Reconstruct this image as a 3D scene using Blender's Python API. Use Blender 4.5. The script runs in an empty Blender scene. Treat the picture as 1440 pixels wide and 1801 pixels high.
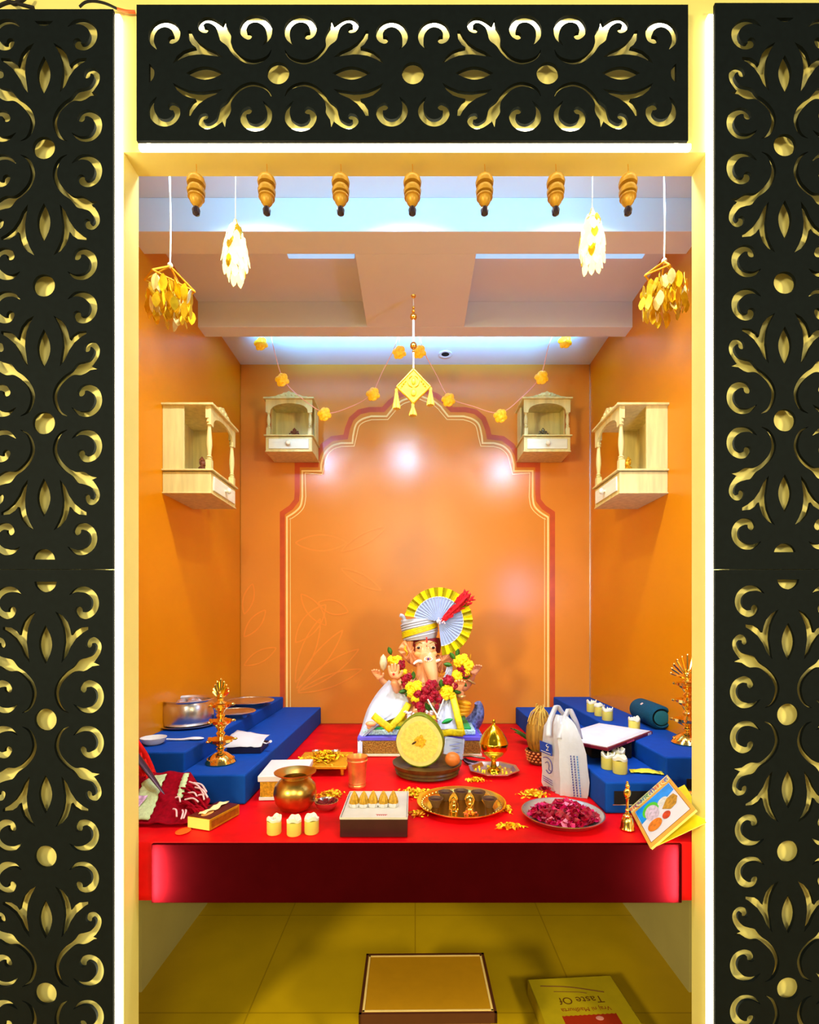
import bpy, math, random
from mathutils import Vector, Matrix, Euler
random.seed(7)
SC = bpy.context.scene
COL = SC.collection
PI = math.pi
# ---- measured frame of the place: camera at the origin looking along +Y, metres ----
U = 0.0036; D = 3.168; EYE = 1.404; TZ = EYE - 177*U; CZ = EYE + 453*U
CAM_LENS = 22.0
cd = bpy.data.cameras.new('camera'); cam = bpy.data.objects.new('camera', cd); COL.objects.link(cam)
cam.location = (0, 0, EYE); cam.rotation_euler = (PI/2, 0, 0)
cd.sensor_fit = 'HORIZONTAL'; cd.sensor_width = 36; cd.lens = CAM_LENS
cd.shift_x = -10/1440; cd.shift_y = 194.5/1440; cd.clip_start = 0.02
SC.camera = cam
# ---- world, exposure ----
SC.view_settings.view_transform = 'Standard'; SC.view_settings.look = 'None'
SC.view_settings.gamma = 1; SC.view_settings.use_curve_mapping = False
SC.view_settings.exposure = 0.0
w = bpy.data.worlds.new('world'); SC.world = w; w.use_nodes = True
w.node_tree.nodes['Background'].inputs[0].default_value = (1.0, 0.93, 0.8, 1)
w.node_tree.nodes['Background'].inputs[1].default_value = 0.12
# ---- lights of the place, plus lamps added for their effect ----
def area(name, loc, target, size, power, col, sy=None, spread=None):
    l = bpy.data.lights.new(name, 'AREA'); l.energy = power; l.color = col
    l.shape = 'RECTANGLE' if sy else 'DISK'; l.size = size
    if sy: l.size_y = sy
    if spread: l.spread = spread
    o = bpy.data.objects.new(name, l); COL.objects.link(o); o.location = loc
    d = Vector(target) - Vector(loc); o.rotation_euler = d.to_track_quat('-Z', 'Y').to_euler(); return o
for x, p in ((-.62, 8), (-.03, 8), (.62, 8)):
    area('ceiling_downlight_lamp', (x, 1.60, CZ-.02), (x*.9, 2.35, TZ), .10, p, (.92, .96, 1.0), spread=2.0)
for x, z, tx_, tz_ in ((-.86, 2.91, -.576, 2.412), (-.08, 2.94, -.054, 2.466), (.834, 2.83, .558, 2.358)):
    area('track_spot_lamp', (x, 1.60, z), (tx_, D, tz_), .09, .21, (.34, .64, 1.0), spread=.34)  # narrow beams added to put three bluish reflections on the back wall
area('wash_lamp', (0, 1.50, CZ-.12), (0, 1.93, CZ-.06), 1.6, 7.0, (.09, .52, 1.0), .04)  # added blue light that tints the front beam's face
area('cove_lamp', (0, D/1.205+.03, CZ-.10), (0, 2.82, CZ), 1.8, 10.0, (.12, .52, 1.0), .03, spread=1.1)  # unseen strip added behind the rear beam to turn the back ceiling blue
area('inner_wall_lamp', (.975, 1.47, 1.71), (.63, D, 1.60), .12, 6.0, (.20, .45, 1.0), .32)  # invented lamp behind the facade, gives the low blue reflection
for sx in (-1, 1):
    area('jamb_glow_lamp', (sx*.756, 1.418, .683), (sx*.60, 1.430, .683), .005, 4.0, (1.0, .95, .85), .15)  # thin lamps added to brighten the ends of the front board
area('hall_lamp', (-2.2, -1.6, 2.15), (.3, 2.6, .4), .50, 125, (1.0, .84, .44))
area('hall_lamp', (2.25, -1.6, 2.15), (-.3, 2.6, .4), .50, 80, (1.0, .84, .44))
area('hall_ceiling_lamp', (0, -2.4, 2.8), (0, 2.6, 1.6), 1.6, 62, (1.0, .92, .72))  # unseen frontal fill, added to light the facade through the cutouts

def P(px, py, r): return Vector(((px-730)/r*U, D/r, EYE+(1095-py)/r*U))
def T(px, py, h=0.0):
    r = (py-1095)*U/(EYE-TZ-h); return Vector(((px-730)/r*U, D/r, TZ+h))
def RAT(py, h=0.0): return (py-1095)*U/(EYE-TZ-h)
# ---- materials ----
def lin(c):
    return tuple(((x/255)/12.92 if x/255 <= .04045 else ((x/255+.055)/1.055)**2.4) for x in c)
MATS = {}
def mat(name, rgb, rough=.5, metal=0., var=.05, scale=25., bump=0., emis=0., trans=0., coat=0., sheen=0., alpha=1., sss=0., stretch=None, ecol=None, spec=.35):
    if name in MATS: return MATS[name]
    m = bpy.data.materials.new(name); m.use_nodes = True; nt = m.node_tree; b = nt.nodes['Principled BSDF']
    tc = nt.nodes.new('ShaderNodeTexCoord'); mp = nt.nodes.new('ShaderNodeMapping'); ns = nt.nodes.new('ShaderNodeTexNoise')
    nt.links.new(tc.outputs['Object'], mp.inputs[0]); nt.links.new(mp.outputs[0], ns.inputs['Vector'])
    if stretch: mp.inputs['Scale'].default_value = stretch
    ns.inputs['Scale'].default_value = scale; ns.inputs['Detail'].default_value = 4
    cr = nt.nodes.new('ShaderNodeValToRGB'); c = lin(rgb)
    cr.color_ramp.elements[0].position = .3; cr.color_ramp.elements[1].position = .7
    cr.color_ramp.elements[0].color = tuple(max(0, x*(1-var)) for x in c)+(1,)
    cr.color_ramp.elements[1].color = tuple(min(1, x*(1+var)) for x in c)+(1,)
    nt.links.new(ns.outputs['Fac'], cr.inputs[0]); nt.links.new(cr.outputs[0], b.inputs['Base Color'])
    b.inputs['Specular IOR Level'].default_value = spec; b.inputs['Roughness'].default_value = rough; b.inputs['Metallic'].default_value = metal
    b.inputs['Transmission Weight'].default_value = trans; b.inputs['Coat Weight'].default_value = coat
    b.inputs['Sheen Weight'].default_value = sheen; b.inputs['Alpha'].default_value = alpha
    if sss: b.inputs['Subsurface Weight'].default_value = sss; b.inputs['Subsurface Scale'].default_value = .01
    if emis:
        b.inputs['Emission Color'].default_value = (*(lin(ecol or rgb)), 1); b.inputs['Emission Strength'].default_value = emis
    if bump:
        bp = nt.nodes.new('ShaderNodeBump'); bp.inputs['Strength'].default_value = bump; bp.inputs['Distance'].default_value = .004
        nt.links.new(ns.outputs['Fac'], bp.inputs['Height']); nt.links.new(bp.outputs[0], b.inputs['Normal'])
    MATS[name] = m; return m
def mat_tiles():
    m = mat('floor_tiles', (212, 176, 18), .35, var=.06, scale=6); nt = m.node_tree; b = nt.nodes['Principled BSDF']
    tc = nt.nodes.new('ShaderNodeTexCoord'); br = nt.nodes.new('ShaderNodeTexBrick'); br.offset = 0
    br.inputs['Scale'].default_value = 1; br.inputs['Brick Width'].default_value = .6; br.inputs['Row Height'].default_value = .6
    br.inputs['Mortar Size'].default_value = .003; br.inputs['Color1'].default_value = (1, 1, 1, 1); br.inputs['Color2'].default_value = (.96, .96, .96, 1); br.inputs['Mortar'].default_value = (.72, .68, .6, 1)
    nt.links.new(tc.outputs['Object'], br.inputs['Vector'])
    mx = nt.nodes.new('ShaderNodeMix'); mx.data_type = 'RGBA'; mx.blend_type = 'MULTIPLY'; mx.inputs[0].default_value = 1
    src = b.inputs['Base Color'].links[0].from_socket
    nt.links.new(src, mx.inputs[6]); nt.links.new(br.outputs['Color'], mx.inputs[7]); nt.links.new(mx.outputs[2], b.inputs['Base Color'])
    return m
M_TILE = mat_tiles()
M_OR = mat('orange_laminate', (216, 132, 0), .34, var=.05, scale=2.5)
M_ORB = mat('orange_printed_laminate', (216, 132, 44), .26, var=.06, scale=2.2)
M_CREAM = mat('cream_facade_paint', (226, 214, 128), .6, var=.03, scale=8)
M_WALLLOW = mat('cream_wall_paint', (196, 186, 120), .7, var=.05, scale=5)
M_CEIL = mat('ceiling_paint', (226, 226, 230), .7, var=.02, scale=5)
M_BLACK = mat('charcoal_board', (12, 19, 22), .7, var=.12, scale=60, spec=.1)
M_REDC = mat('red_satin_cloth', (212, 2, 12), .5, var=.25, scale=7, bump=.35, spec=.15)
M_REDD = mat('dark_red_cloth', (50, 3, 5), .95, var=.1, scale=12, bump=.1, spec=.0)  # front board's red cloth, its dim lighting put into the colour
M_BLUE = mat('blue_cloth', (0, 66, 160), .75, var=.06, scale=30, bump=.1, spec=.15)
M_HOLE = mat('dark_card', (14, 12, 14), .8)
M_WOOD = mat('pale_pine_wood', (216, 200, 130), .5, var=.14, scale=7, stretch=(6, 6, .7))
M_WOODW = mat('whitewashed_pine_drawer', (226, 224, 196), .4, var=.10, scale=7, stretch=(1, 6, 6))
M_BRASS = mat('polished_brass', (246, 204, 96), .18, 1., var=.08, scale=30)
M_BRASSD = mat('satin_brass', (206, 164, 78), .3, 1., var=.2, scale=18)
M_GOLD = mat('bright_gold', (255, 214, 110), .14, 1., var=.06, scale=40)
M_GOLDP = mat('gold_paint', (222, 165, 30), .4, .45, var=.15, scale=60, bump=.3)
M_COPPER = mat('copper_brass', (236, 176, 110), .34, .85, var=.12, scale=30)
M_STEEL = mat('stainless_steel', (218, 212, 206), .27, 1., var=.05, scale=30)
M_WHITE = mat('white_plastic', (216, 218, 222), .4, var=.03)
M_PAPER = mat('white_paper', (206, 206, 212), .7, var=.04, scale=20)
M_CLOTHW = mat('white_silk', (188, 196, 222), .5, var=.05, scale=30, bump=.2, sheen=.3)
M_YEL = mat('yellow_gold_zari', (212, 192, 0), .45, var=.22, scale=70, bump=.4)
M_SKIN = mat('painted_peach_skin', (236, 166, 116), .38, var=.05, scale=10, coat=.2)
M_PETALY = mat('marigold_yellow', (255, 216, 20), .6, var=.25, scale=90, bump=.6)
M_PETALO = mat('marigold_orange', (255, 150, 8), .6, var=.35, scale=60, bump=.6)
M_ROSE = mat('crimson_rose', (150, 0, 36), .5, var=.5, scale=60, bump=.6)
M_GREEN = mat('leaf_green', (54, 104, 30), .5, var=.35, scale=40)
M_WAX = mat('cream_wax', (220, 206, 96), .4, var=.05, scale=30, sss=.2)
M_WAXT = mat('melted_white_wax', (226, 226, 206), .4, var=.02)
M_MAROON = mat('dark_maroon_card', (58, 20, 22), .4, var=.1)
M_DARKBR = mat('dark_brown_metal', (66, 44, 24), .35, .3, var=.3, scale=30)
M_THREAD = mat('white_thread', (240, 236, 220), .6)
M_LED = mat('led_strip_diffuser', (255, 250, 225), .5, emis=9., var=0, ecol=(255, 246, 214))
# ---- mesh building ----
def cat(pts, n=6, closed=False):
    pts = [tuple(p) for p in pts]; out = []; N = len(pts)
    for i in range(N if closed else N-1):
        g = (lambda k: pts[k % N]) if closed else (lambda k: pts[max(0, min(N-1, k))])
        p0, p1, p2, p3 = g(i-1), g(i), g(i+1), g(i+2)
        for j in range(n):
            t = j/n; out.append(tuple(.5*((2*b)+(-a+c)*t+(2*a-5*b+4*c-d)*t*t+(-a+3*b-3*c+d)*t**3) for a, b, c, d in zip(p0, p1, p2, p3)))
    if not closed: out.append(pts[-1])
    return out
class MB:
    def __init__(s): s.v = []; s.f = []; s.mi = []; s.cur = 0
    def add(s, vs, fs, M=None):
        n = len(s.v)
        for p in vs:
            p = Vector(p); s.v.append(tuple(M @ p) if M is not None else tuple(p))
        for f in fs: s.f.append(tuple(i+n for i in f)); s.mi.append(s.cur)
        return s
    def box(s, c, d, M=None, rot=None):
        x, y, z = d[0]/2, d[1]/2, d[2]/2
        R = Euler(rot).to_matrix().to_4x4() if rot else Matrix()
        T_ = Matrix.Translation(c) @ R
        if M is not None: T_ = M @ T_
        vs = [(a*x, b*y, e*z) for a in (-1, 1) for b in (-1, 1) for e in (-1, 1)]
        return s.add(vs, [(0, 1, 3, 2), (4, 6, 7, 5), (0, 4, 5, 1), (2, 3, 7, 6), (0, 2, 6, 4), (1, 5, 7, 3)], T_)
    def lathe(s, prof, n=28, c=(0, 0, 0), M=None, scallop=0, k=0):
        vs = []; fs = []; m = len(prof)
        for i in range(n):
            a = 2*PI*i/n
            for (r, z) in prof:
                rr = r*(1+scallop*math.cos(k*a)) if scallop else r
                vs.append((c[0]+rr*math.cos(a), c[1]+rr*math.sin(a), c[2]+z))
        for i in range(n):
            j = (i+1) % n
            for q in range(m-1):
                fs.append((i*m+q, j*m+q, j*m+q+1, i*m+q+1))
        if prof[0][0] > 1e-6: fs.append(tuple(i*m for i in reversed(range(n))))
        if prof[-1][0] > 1e-6 and prof[-1] != prof[0]: fs.append(tuple(i*m+m-1 for i in range(n)))
        return s.add(vs, fs, M)
    def tube(s, pts, r, n=8, sm=0, M=None, flat=1.0):
        if sm: 
            L = len(pts)
            if hasattr(r, '__len__'):
                q = cat([tuple(p)+(rr,) for p, rr in zip(pts, r)], sm); pts = [a[:3] for a in q]; r = [max(.0003, a[3]) for a in q]
            else: pts = cat(pts, sm)
        pts = [Vector(p) for p in pts]; N = len(pts)
        if not hasattr(r, '__len__'): r = [r]*N
        vs = []; fs = []; up = Vector((0, 0, 1)); prev = None
        for i, p in enumerate(pts):
            t = (pts[min(N-1, i+1)]-pts[max(0, i-1)]).normalized()
            if prev is None:
                a = up if abs(t.dot(up)) < .9 else Vector((1, 0, 0)); nrm = (a-t*a.dot(t)).normalized()
            else: nrm = (prev-t*prev.dot(t)).normalized()
            prev = nrm; bn = t.cross(nrm)
            for k in range(n):
                a = 2*PI*k/n; vs.append(p+(nrm*math.cos(a)*flat+bn*math.sin(a))*r[i])
        for i in range(N-1):
            for k in range(n):
                l = (k+1) % n; fs.append((i*n+k, i*n+l, (i+1)*n+l, (i+1)*n+k))
        fs.append(tuple(reversed(range(n)))); fs.append(tuple((N-1)*n+k for k in range(n)))
        return s.add(vs, fs, M)
    def ball(s, c, r, n=12, M=None, rot=None, amp=0):
        if not hasattr(r, '__len__'): r = (r, r, r)
        R = Euler(rot).to_matrix() if rot else Matrix.Identity(3); vs = []; fs = []; m = max(4, n//2+1)
        for j in range(m+1):
            th = PI*j/m
            for i in range(n):
                a = 2*PI*i/n; q = 1+(random.uniform(-amp, amp) if amp else 0)
                vs.append(Vector(c)+R @ Vector((r[0]*math.sin(th)*math.cos(a)*q, r[1]*math.sin(th)*math.sin(a)*q, r[2]*math.cos(th)*q)))
        for j in range(m):
            for i in range(n):
                k = (i+1) % n; fs.append((j*n+i, (j+1)*n+i, (j+1)*n+k, j*n+k))
        return s.add(vs, fs, M)
    def prism(s, poly, d, M=None):      # poly in XZ, thickness d along Y
        n = len(poly); A = sum(poly[i][0]*poly[(i+1) % n][1]-poly[(i+1) % n][0]*poly[i][1] for i in range(n))
        if A < 0: poly = poly[::-1]
        vs = [(x, -d/2, z) for x, z in poly]+[(x, d/2, z) for x, z in poly]
        fs = [tuple(range(n)), tuple(reversed(range(n, 2*n)))]+[(i, i+n, (i+1) % n+n, (i+1) % n) for i in range(n)]
        return s.add(vs, fs, M)
    def grid(s, rows, M=None, thick=0):
        nr = len(rows); nc = len(rows[0]); vs = [p for r in rows for p in r]; fs = []
        for i in range(nr-1):
            for j in range(nc-1): fs.append((i*nc+j, i*nc+j+1, (i+1)*nc+j+1, (i+1)*nc+j))
        return s.add(vs, fs, M)
    def obj(s, name, m, parent=None, loc=(0, 0, 0), rot=None, smooth=True, bevel=0, solid=0, sub=0):
        me = bpy.data.meshes.new(name); me.from_pydata(s.v, [], s.f); me.validate(); me.update()
        ms = m if isinstance(m, (list, tuple)) else [m]
        for x in ms: me.materials.append(x)
        if len(ms) > 1 and len(me.polygons) == len(s.mi):
            for p, k in zip(me.polygons, s.mi): p.material_index = k
        o = bpy.data.objects.new(name, me); COL.objects.link(o); o.location = loc
        if rot: o.rotation_euler = rot
        if parent is not None: o.parent = parent
        if smooth:
            for p in me.polygons: p.use_smooth = True
            try: me.set_sharp_from_angle(angle=math.radians(38))
            except Exception: pass
        if solid: md = o.modifiers.new('s', 'SOLIDIFY'); md.thickness = solid; md.offset = 0
        if bevel: md = o.modifiers.new('b', 'BEVEL'); md.width = bevel; md.segments = 2; md.limit_method = 'ANGLE'
        if sub: md = o.modifiers.new('u', 'SUBSURF'); md.levels = sub; md.render_levels = sub
        return o
def tag(o, label, category, group=None, kind=None):
    if label: o['label'] = label
    if category: o['category'] = category
    if group: o['group'] = group
    if kind: o['kind'] = kind
    return o
def thing(name, loc, label, category, group=None, rz=0):
    o = bpy.data.objects.new(name, None); COL.objects.link(o); o.empty_display_size = .02
    o.location = loc; o.rotation_euler = (0, 0, rz); return tag(o, label, category, group)
def struct(o): o['kind'] = 'structure'; return o
def dup(root, loc, label=None, rz=None):
    def cp(o, par):
        c = o.copy(); COL.objects.link(c); c.parent = par
        for ch in [x for x in KIDS.get(o.name, [])]: cp(ch, c)
        return c
    KIDS = {}
    for o in COL.objects:
        if o.parent is not None: KIDS.setdefault(o.parent.name, []).append(o)
    c = cp(root, None); c.location = loc
    if rz is not None: c.rotation_euler = (0, 0, rz)
    if label: c['label'] = label
    return c
def text(name, s, size, m, parent, M, ext=.0004, align='CENTER', sx=1):
    cu = bpy.data.curves.new(name, 'FONT'); cu.body = s; cu.size = size; cu.extrude = ext; cu.align_x = align; cu.align_y = 'CENTER'
    t = bpy.data.objects.new(name, cu); COL.objects.link(t)
    dg = bpy.context.evaluated_depsgraph_get(); me = bpy.data.meshes.new_from_object(t.evaluated_get(dg))
    bpy.data.objects.remove(t); me.transform(M @ Matrix.Diagonal((sx, 1, 1, 1))); me.materials.clear(); me.materials.append(m)
    o = bpy.data.objects.new(name, me); COL.objects.link(o); o.parent = parent; return o
# ================= ROOM =================
W = 308*U
YF0, YF1 = 1.379, 1.453          # facade thickness
OX = 223*U; OZ = EYE+360*U       # opening half width, lintel underside
m = MB().box((0, -.4, -.03), (7, 7.4, .06)); struct(m.obj('floor', M_TILE, smooth=False))
m = MB().box((0, D+.04, CZ/2+.05), (2*W+.3, .08, CZ+.1)); wb = struct(m.obj('wall_back', M_WALLLOW, smooth=False))
MB().box((0, D-.003, (TZ+CZ)/2), (2*W, .006, CZ-TZ)).obj('printed_laminate', M_ORB, wb, smooth=False)
for sx, nm in ((-1, 'wall_left'), (1, 'wall_right')):
    o = struct(MB().box((sx*(W+.04), (YF1+D)/2, CZ/2+.05), (.08, D-YF1, CZ+.1)).obj(nm, M_WALLLOW, smooth=False))
    MB().box((sx*(W-.003), (YF1+D)/2, (TZ+CZ)/2), (.006, D-YF1-.01, CZ-TZ)).obj('laminate', M_OR, o, smooth=False)
struct(MB().box((0, (YF1+D)/2, CZ+.04), (2*W+.2, D-YF1+.1, .08)).obj('ceiling', M_CEIL, smooth=False))
BZ = EYE+417*U
def ybox(y0, y1, x0, x1, z0, z1): return MB().box(((x0+x1)/2, (y0+y1)/2, (z0+z1)/2), (x1-x0, y1-y0, z1-z0))
struct(ybox(D/1.65, D/1.554, -W, W, BZ, CZ).obj('trim_1', M_CEIL, smooth=False, bevel=.002))
struct(ybox(D/1.247, D/1.205, -W, W, BZ, CZ).obj('trim_2', M_CEIL, smooth=False, bevel=.002))
struct(ybox(D/1.554, D/1.247, -68*U, 69*U, BZ, CZ).obj('trim_3', M_CEIL, smooth=False, bevel=.002))
struct(MB().box((W-.006, D-.012, (TZ+CZ)/2), (.009, .012, CZ-TZ)).obj('trim_4', M_STEEL, smooth=False, bevel=.001))
struct(MB().box((-W+.003, D-.009, (TZ+CZ)/2), (.006, .006, CZ-TZ)).obj('trim_5', M_MAROON, smooth=False))
# facade
yc = (YF0+YF1)/2; yt = YF1-YF0
f = MB(); 
f.box((-(OX+2.4)/2, yc, 1.75), (2.4-OX, yt, 3.5)); f.box(((OX+2.4)/2, yc, 1.75), (2.4-OX, yt, 3.5)); f.box((0, yc, (OZ+3.5)/2), (2*OX, yt, 3.5-OZ))
struct(f.obj('wall_front', M_CREAM, smooth=False))
# arch printed border on the back wall
def ribbon(name, pts, w, m, parent, y, closed=False):
    b = MB(); L = [Vector((x, z)) for x, z in pts]; N = len(L); rows = []
    for i, p in enumerate(L):
        a = (L[i]-L[i-1]).normalized() if i > 0 else None; c = (L[i+1]-L[i]).normalized() if i < N-1 else None
        a = a or c; c = c or a; t = (a+c); t = t.normalized() if t.length > .05 else a; n = Vector((-t.y, t.x)); k = w/2/max(.5, n.dot(Vector((-a.y, a.x))))
        rows.append((p+n*k, p-n*k))
    vs = []; 
    for a, c in rows: vs += [(a.x, y, a.y), (c.x, y, c.y), (a.x, y+.001, a.y), (c.x, y+.001, c.y)]
    fs = []
    for i in range(N-1):
        o = i*4; q = o+4; fs += [(o, o+1, q+1, q), (o+2, q+2, q+3, o+3), (o, q, q+2, o+2), (o+1, o+3, q+3, q+1)]
    b.add(vs, fs); return b.obj(name, m, parent, smooth=False)
def wallpt(px, py): return ((px-730)*U, EYE+(1095-py)*U)
half = [(505, 1300), (505, 912)]+cat([(505, 910), (519, 901), (529, 890), (532, 874)], 4)+[(532, 829), (565, 829)]+cat([(565, 818), (571, 798), (584, 785), (600, 780)], 4)+[(620, 780)]+cat([(621, 768), (626, 748), (637, 738), (653, 733)], 4)+[(680, 733), (691, 719)]+cat([(692, 717), (706, 706), (722, 700), (734, 694)], 4)
def mir(h): return h+[(1468-x, y) for x, y in reversed(h[:-1])]
M_LINE = mat('cream_print', (255, 214, 130), .35, var=.05)
M_DKR = mat('dark_red_print', (196, 80, 34), .3, var=.12, scale=12)
inner = [wallpt(*p) for p in mir(half)]
def offs(h, d):
    out = []
    for i, p in enumerate(h):
        a = Vector(h[max(0, i-1)]); c = Vector(h[min(len(h)-1, i+1)]); t = (c-a).normalized(); n = Vector((t.y, -t.x)); out.append((p[0]-abs(d)*abs(n.x)*(1 if d > 0 else -1)*1.0, p[1]-abs(n.y)*abs(d)*(1 if d > 0 else -1)))
    return out
outer = [wallpt(*p) for p in mir([(497, 1300), (497, 903), (512, 893), (522, 880), (523, 866), (523, 818), (556, 818), (559, 800), (568, 784), (584, 772), (608, 769), (611, 755), (618, 737), (632, 725), (650, 721), (674, 721), (686, 708), (700, 697), (717, 690), (734, 683)])]
ribbon('dark_arch_band', outer, 9*U, M_DKR, wb, D-.0062)
ribbon('cream_arch_line', inner, 3.0*U, M_LINE, wb, D-.0078)
ribbon('cream_arch_line', [wallpt(*p) for p in mir(offs(half, -6))], 1.4*U, M_LINE, wb, D-.0078)
# faint floral print left half
M_FL = mat('light_orange_print', (232, 138, 48), .27, var=.05)
fl = []
def petal(cx, cy, a, l, wd):
    pts = []
    for i in range(17):
        t = i/16; s_ = math.sin(PI*t)**.8*wd; u = t*l; pts.append((u, s_))
    pts += [(x, -y) for x, y in reversed(pts[:-1])]
    return [wallpt(cx+x*math.cos(a)-y*math.sin(a), cy-(x*math.sin(a)+y*math.cos(a))) for x, y in pts]
fb = MB()
for sgn in (1,):
    X = lambda x: x if sgn == 1 else 1468-x
    for pi_, (cx, cy, a, l, wd) in enumerate(((520, 955, 0, 90, 14), (520, 1130, .9, 85, 15), (520, 1200, 1.2, 120, 12), (522, 1210, .9, 130, 12), (524, 1215, .6, 130, 12), (524, 1218, .35, 120, 11), (430, 1120, .9, 60, 10), (430, 1170, .5, 64, 10), (430, 1080, 1.3, 55, 9), (530, 1045, -.9, 70, 12), (600, 1000, -.5, 80, 9), (600, 970, .5, 90, 9), (560, 1060, -.3, 55, 12))):
        q = petal(cx, cy, a, l, wd)
        if sgn == -1: q = [(wallpt(1468, 0)[0]+wallpt(0, 0)[0]-x, z) for x, z in q]
        # thin outline
        for k in range(len(q)-1):
            a_, b_ = Vector(q[k]), Vector(q[k+1]); t = (b_-a_)
            if t.length < 1e-6: continue
            n = Vector((-t.y, t.x)).normalized()*1.2*U
            y_ = D-.0066-.00012*pi_-.00001*(k % 2); fb.add([(a_.x+n.x, y_, a_.y+n.y), (a_.x-n.x, y_, a_.y-n.y), (b_.x-n.x, y_, b_.y-n.y), (b_.x+n.x, y_, b_.y+n.y)], [(0, 1, 2, 3)])
fb.obj('floral_print', M_FL, wb, smooth=False)
# ================= CNC PANELS =================
def stroke(pts, spike=None):
    q = cat(pts, 5); L = []; R = []
    for i, p in enumerate(q):
        a = q[max(0, i-1)]; c = q[min(len(q)-1, i+1)]; t = Vector((c[0]-a[0], c[1]-a[1])).normalized(); n = Vector((-t.y, t.x)); h = max(.3, p[2])
        if spike and spike[0] <= i < spike[1]:
            if i == spike[0]: L += spike[2]
        else: L.append((p[0]+n.x*h, p[1]+n.y*h))
        R.append((p[0]-n.x*h, p[1]-n.y*h))
    e = q[-1]; t = Vector((e[0]-q[-2][0], e[1]-q[-2][1])).normalized(); cap = []
    a0 = math.atan2(t.x, -t.y)
    for k in range(1, 8):
        a = a0-PI*k/8; cap.append((e[0]+math.cos(a)*e[2], e[1]+math.sin(a)*e[2]))
    return L+cap+R[::-1]
Q = [stroke([(27, 49, .4), (17, 63, 3.8), (17, 80, 5.6), (27, 92, 6.5), (41, 96, 6.5), (55, 91, 6.3), (62, 79, 6), (60, 69, 5.6), (53, 65.5, 6.8)]),
     stroke([(12, 41, .4), (18, 30, 2), (30, 22.5, 3.3), (47, 19.5, 4), (64, 25, 4), (78, 37, 4), (87, 50, 4.2), (93, 62, 10.5), (98, 73, 9), (106, 84, 5.5), (118, 92, 5), (129, 93, 5), (137, 86, 5), (135, 78, 5.2), (129, 76, 5.6)], (37, 44, [(86, 73), (92, 82), (94, 95), (99, 84), (102, 90)][:4])),
     [(160, 75), (158.5, 60), (152, 50), (145.5, 45.5), (157, 43), (168, 39), (179, 30), (186.5, 17), (172, 25), (158, 30.5), (145, 32.5), (133, 33), (116, 30.5), (98, 28), (111, 38), (126, 44.4), (140, 54), (150, 66), (155, 75)],
     stroke([(215, 42, .4), (223.5, 55, 3.8), (223, 71, 5.8), (213.5, 83.5, 6.3), (200, 87.5, 6.5), (187, 83, 6.3), (179.5, 72, 6), (181, 61.5, 6), (188, 58.5, 7)])]
lens = [(96+67*t/12, 11.5*math.sin(PI*t/12)) for t in range(13)]; lens += [(x, -y) for x, y in reversed(lens[1:-1])]
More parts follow.
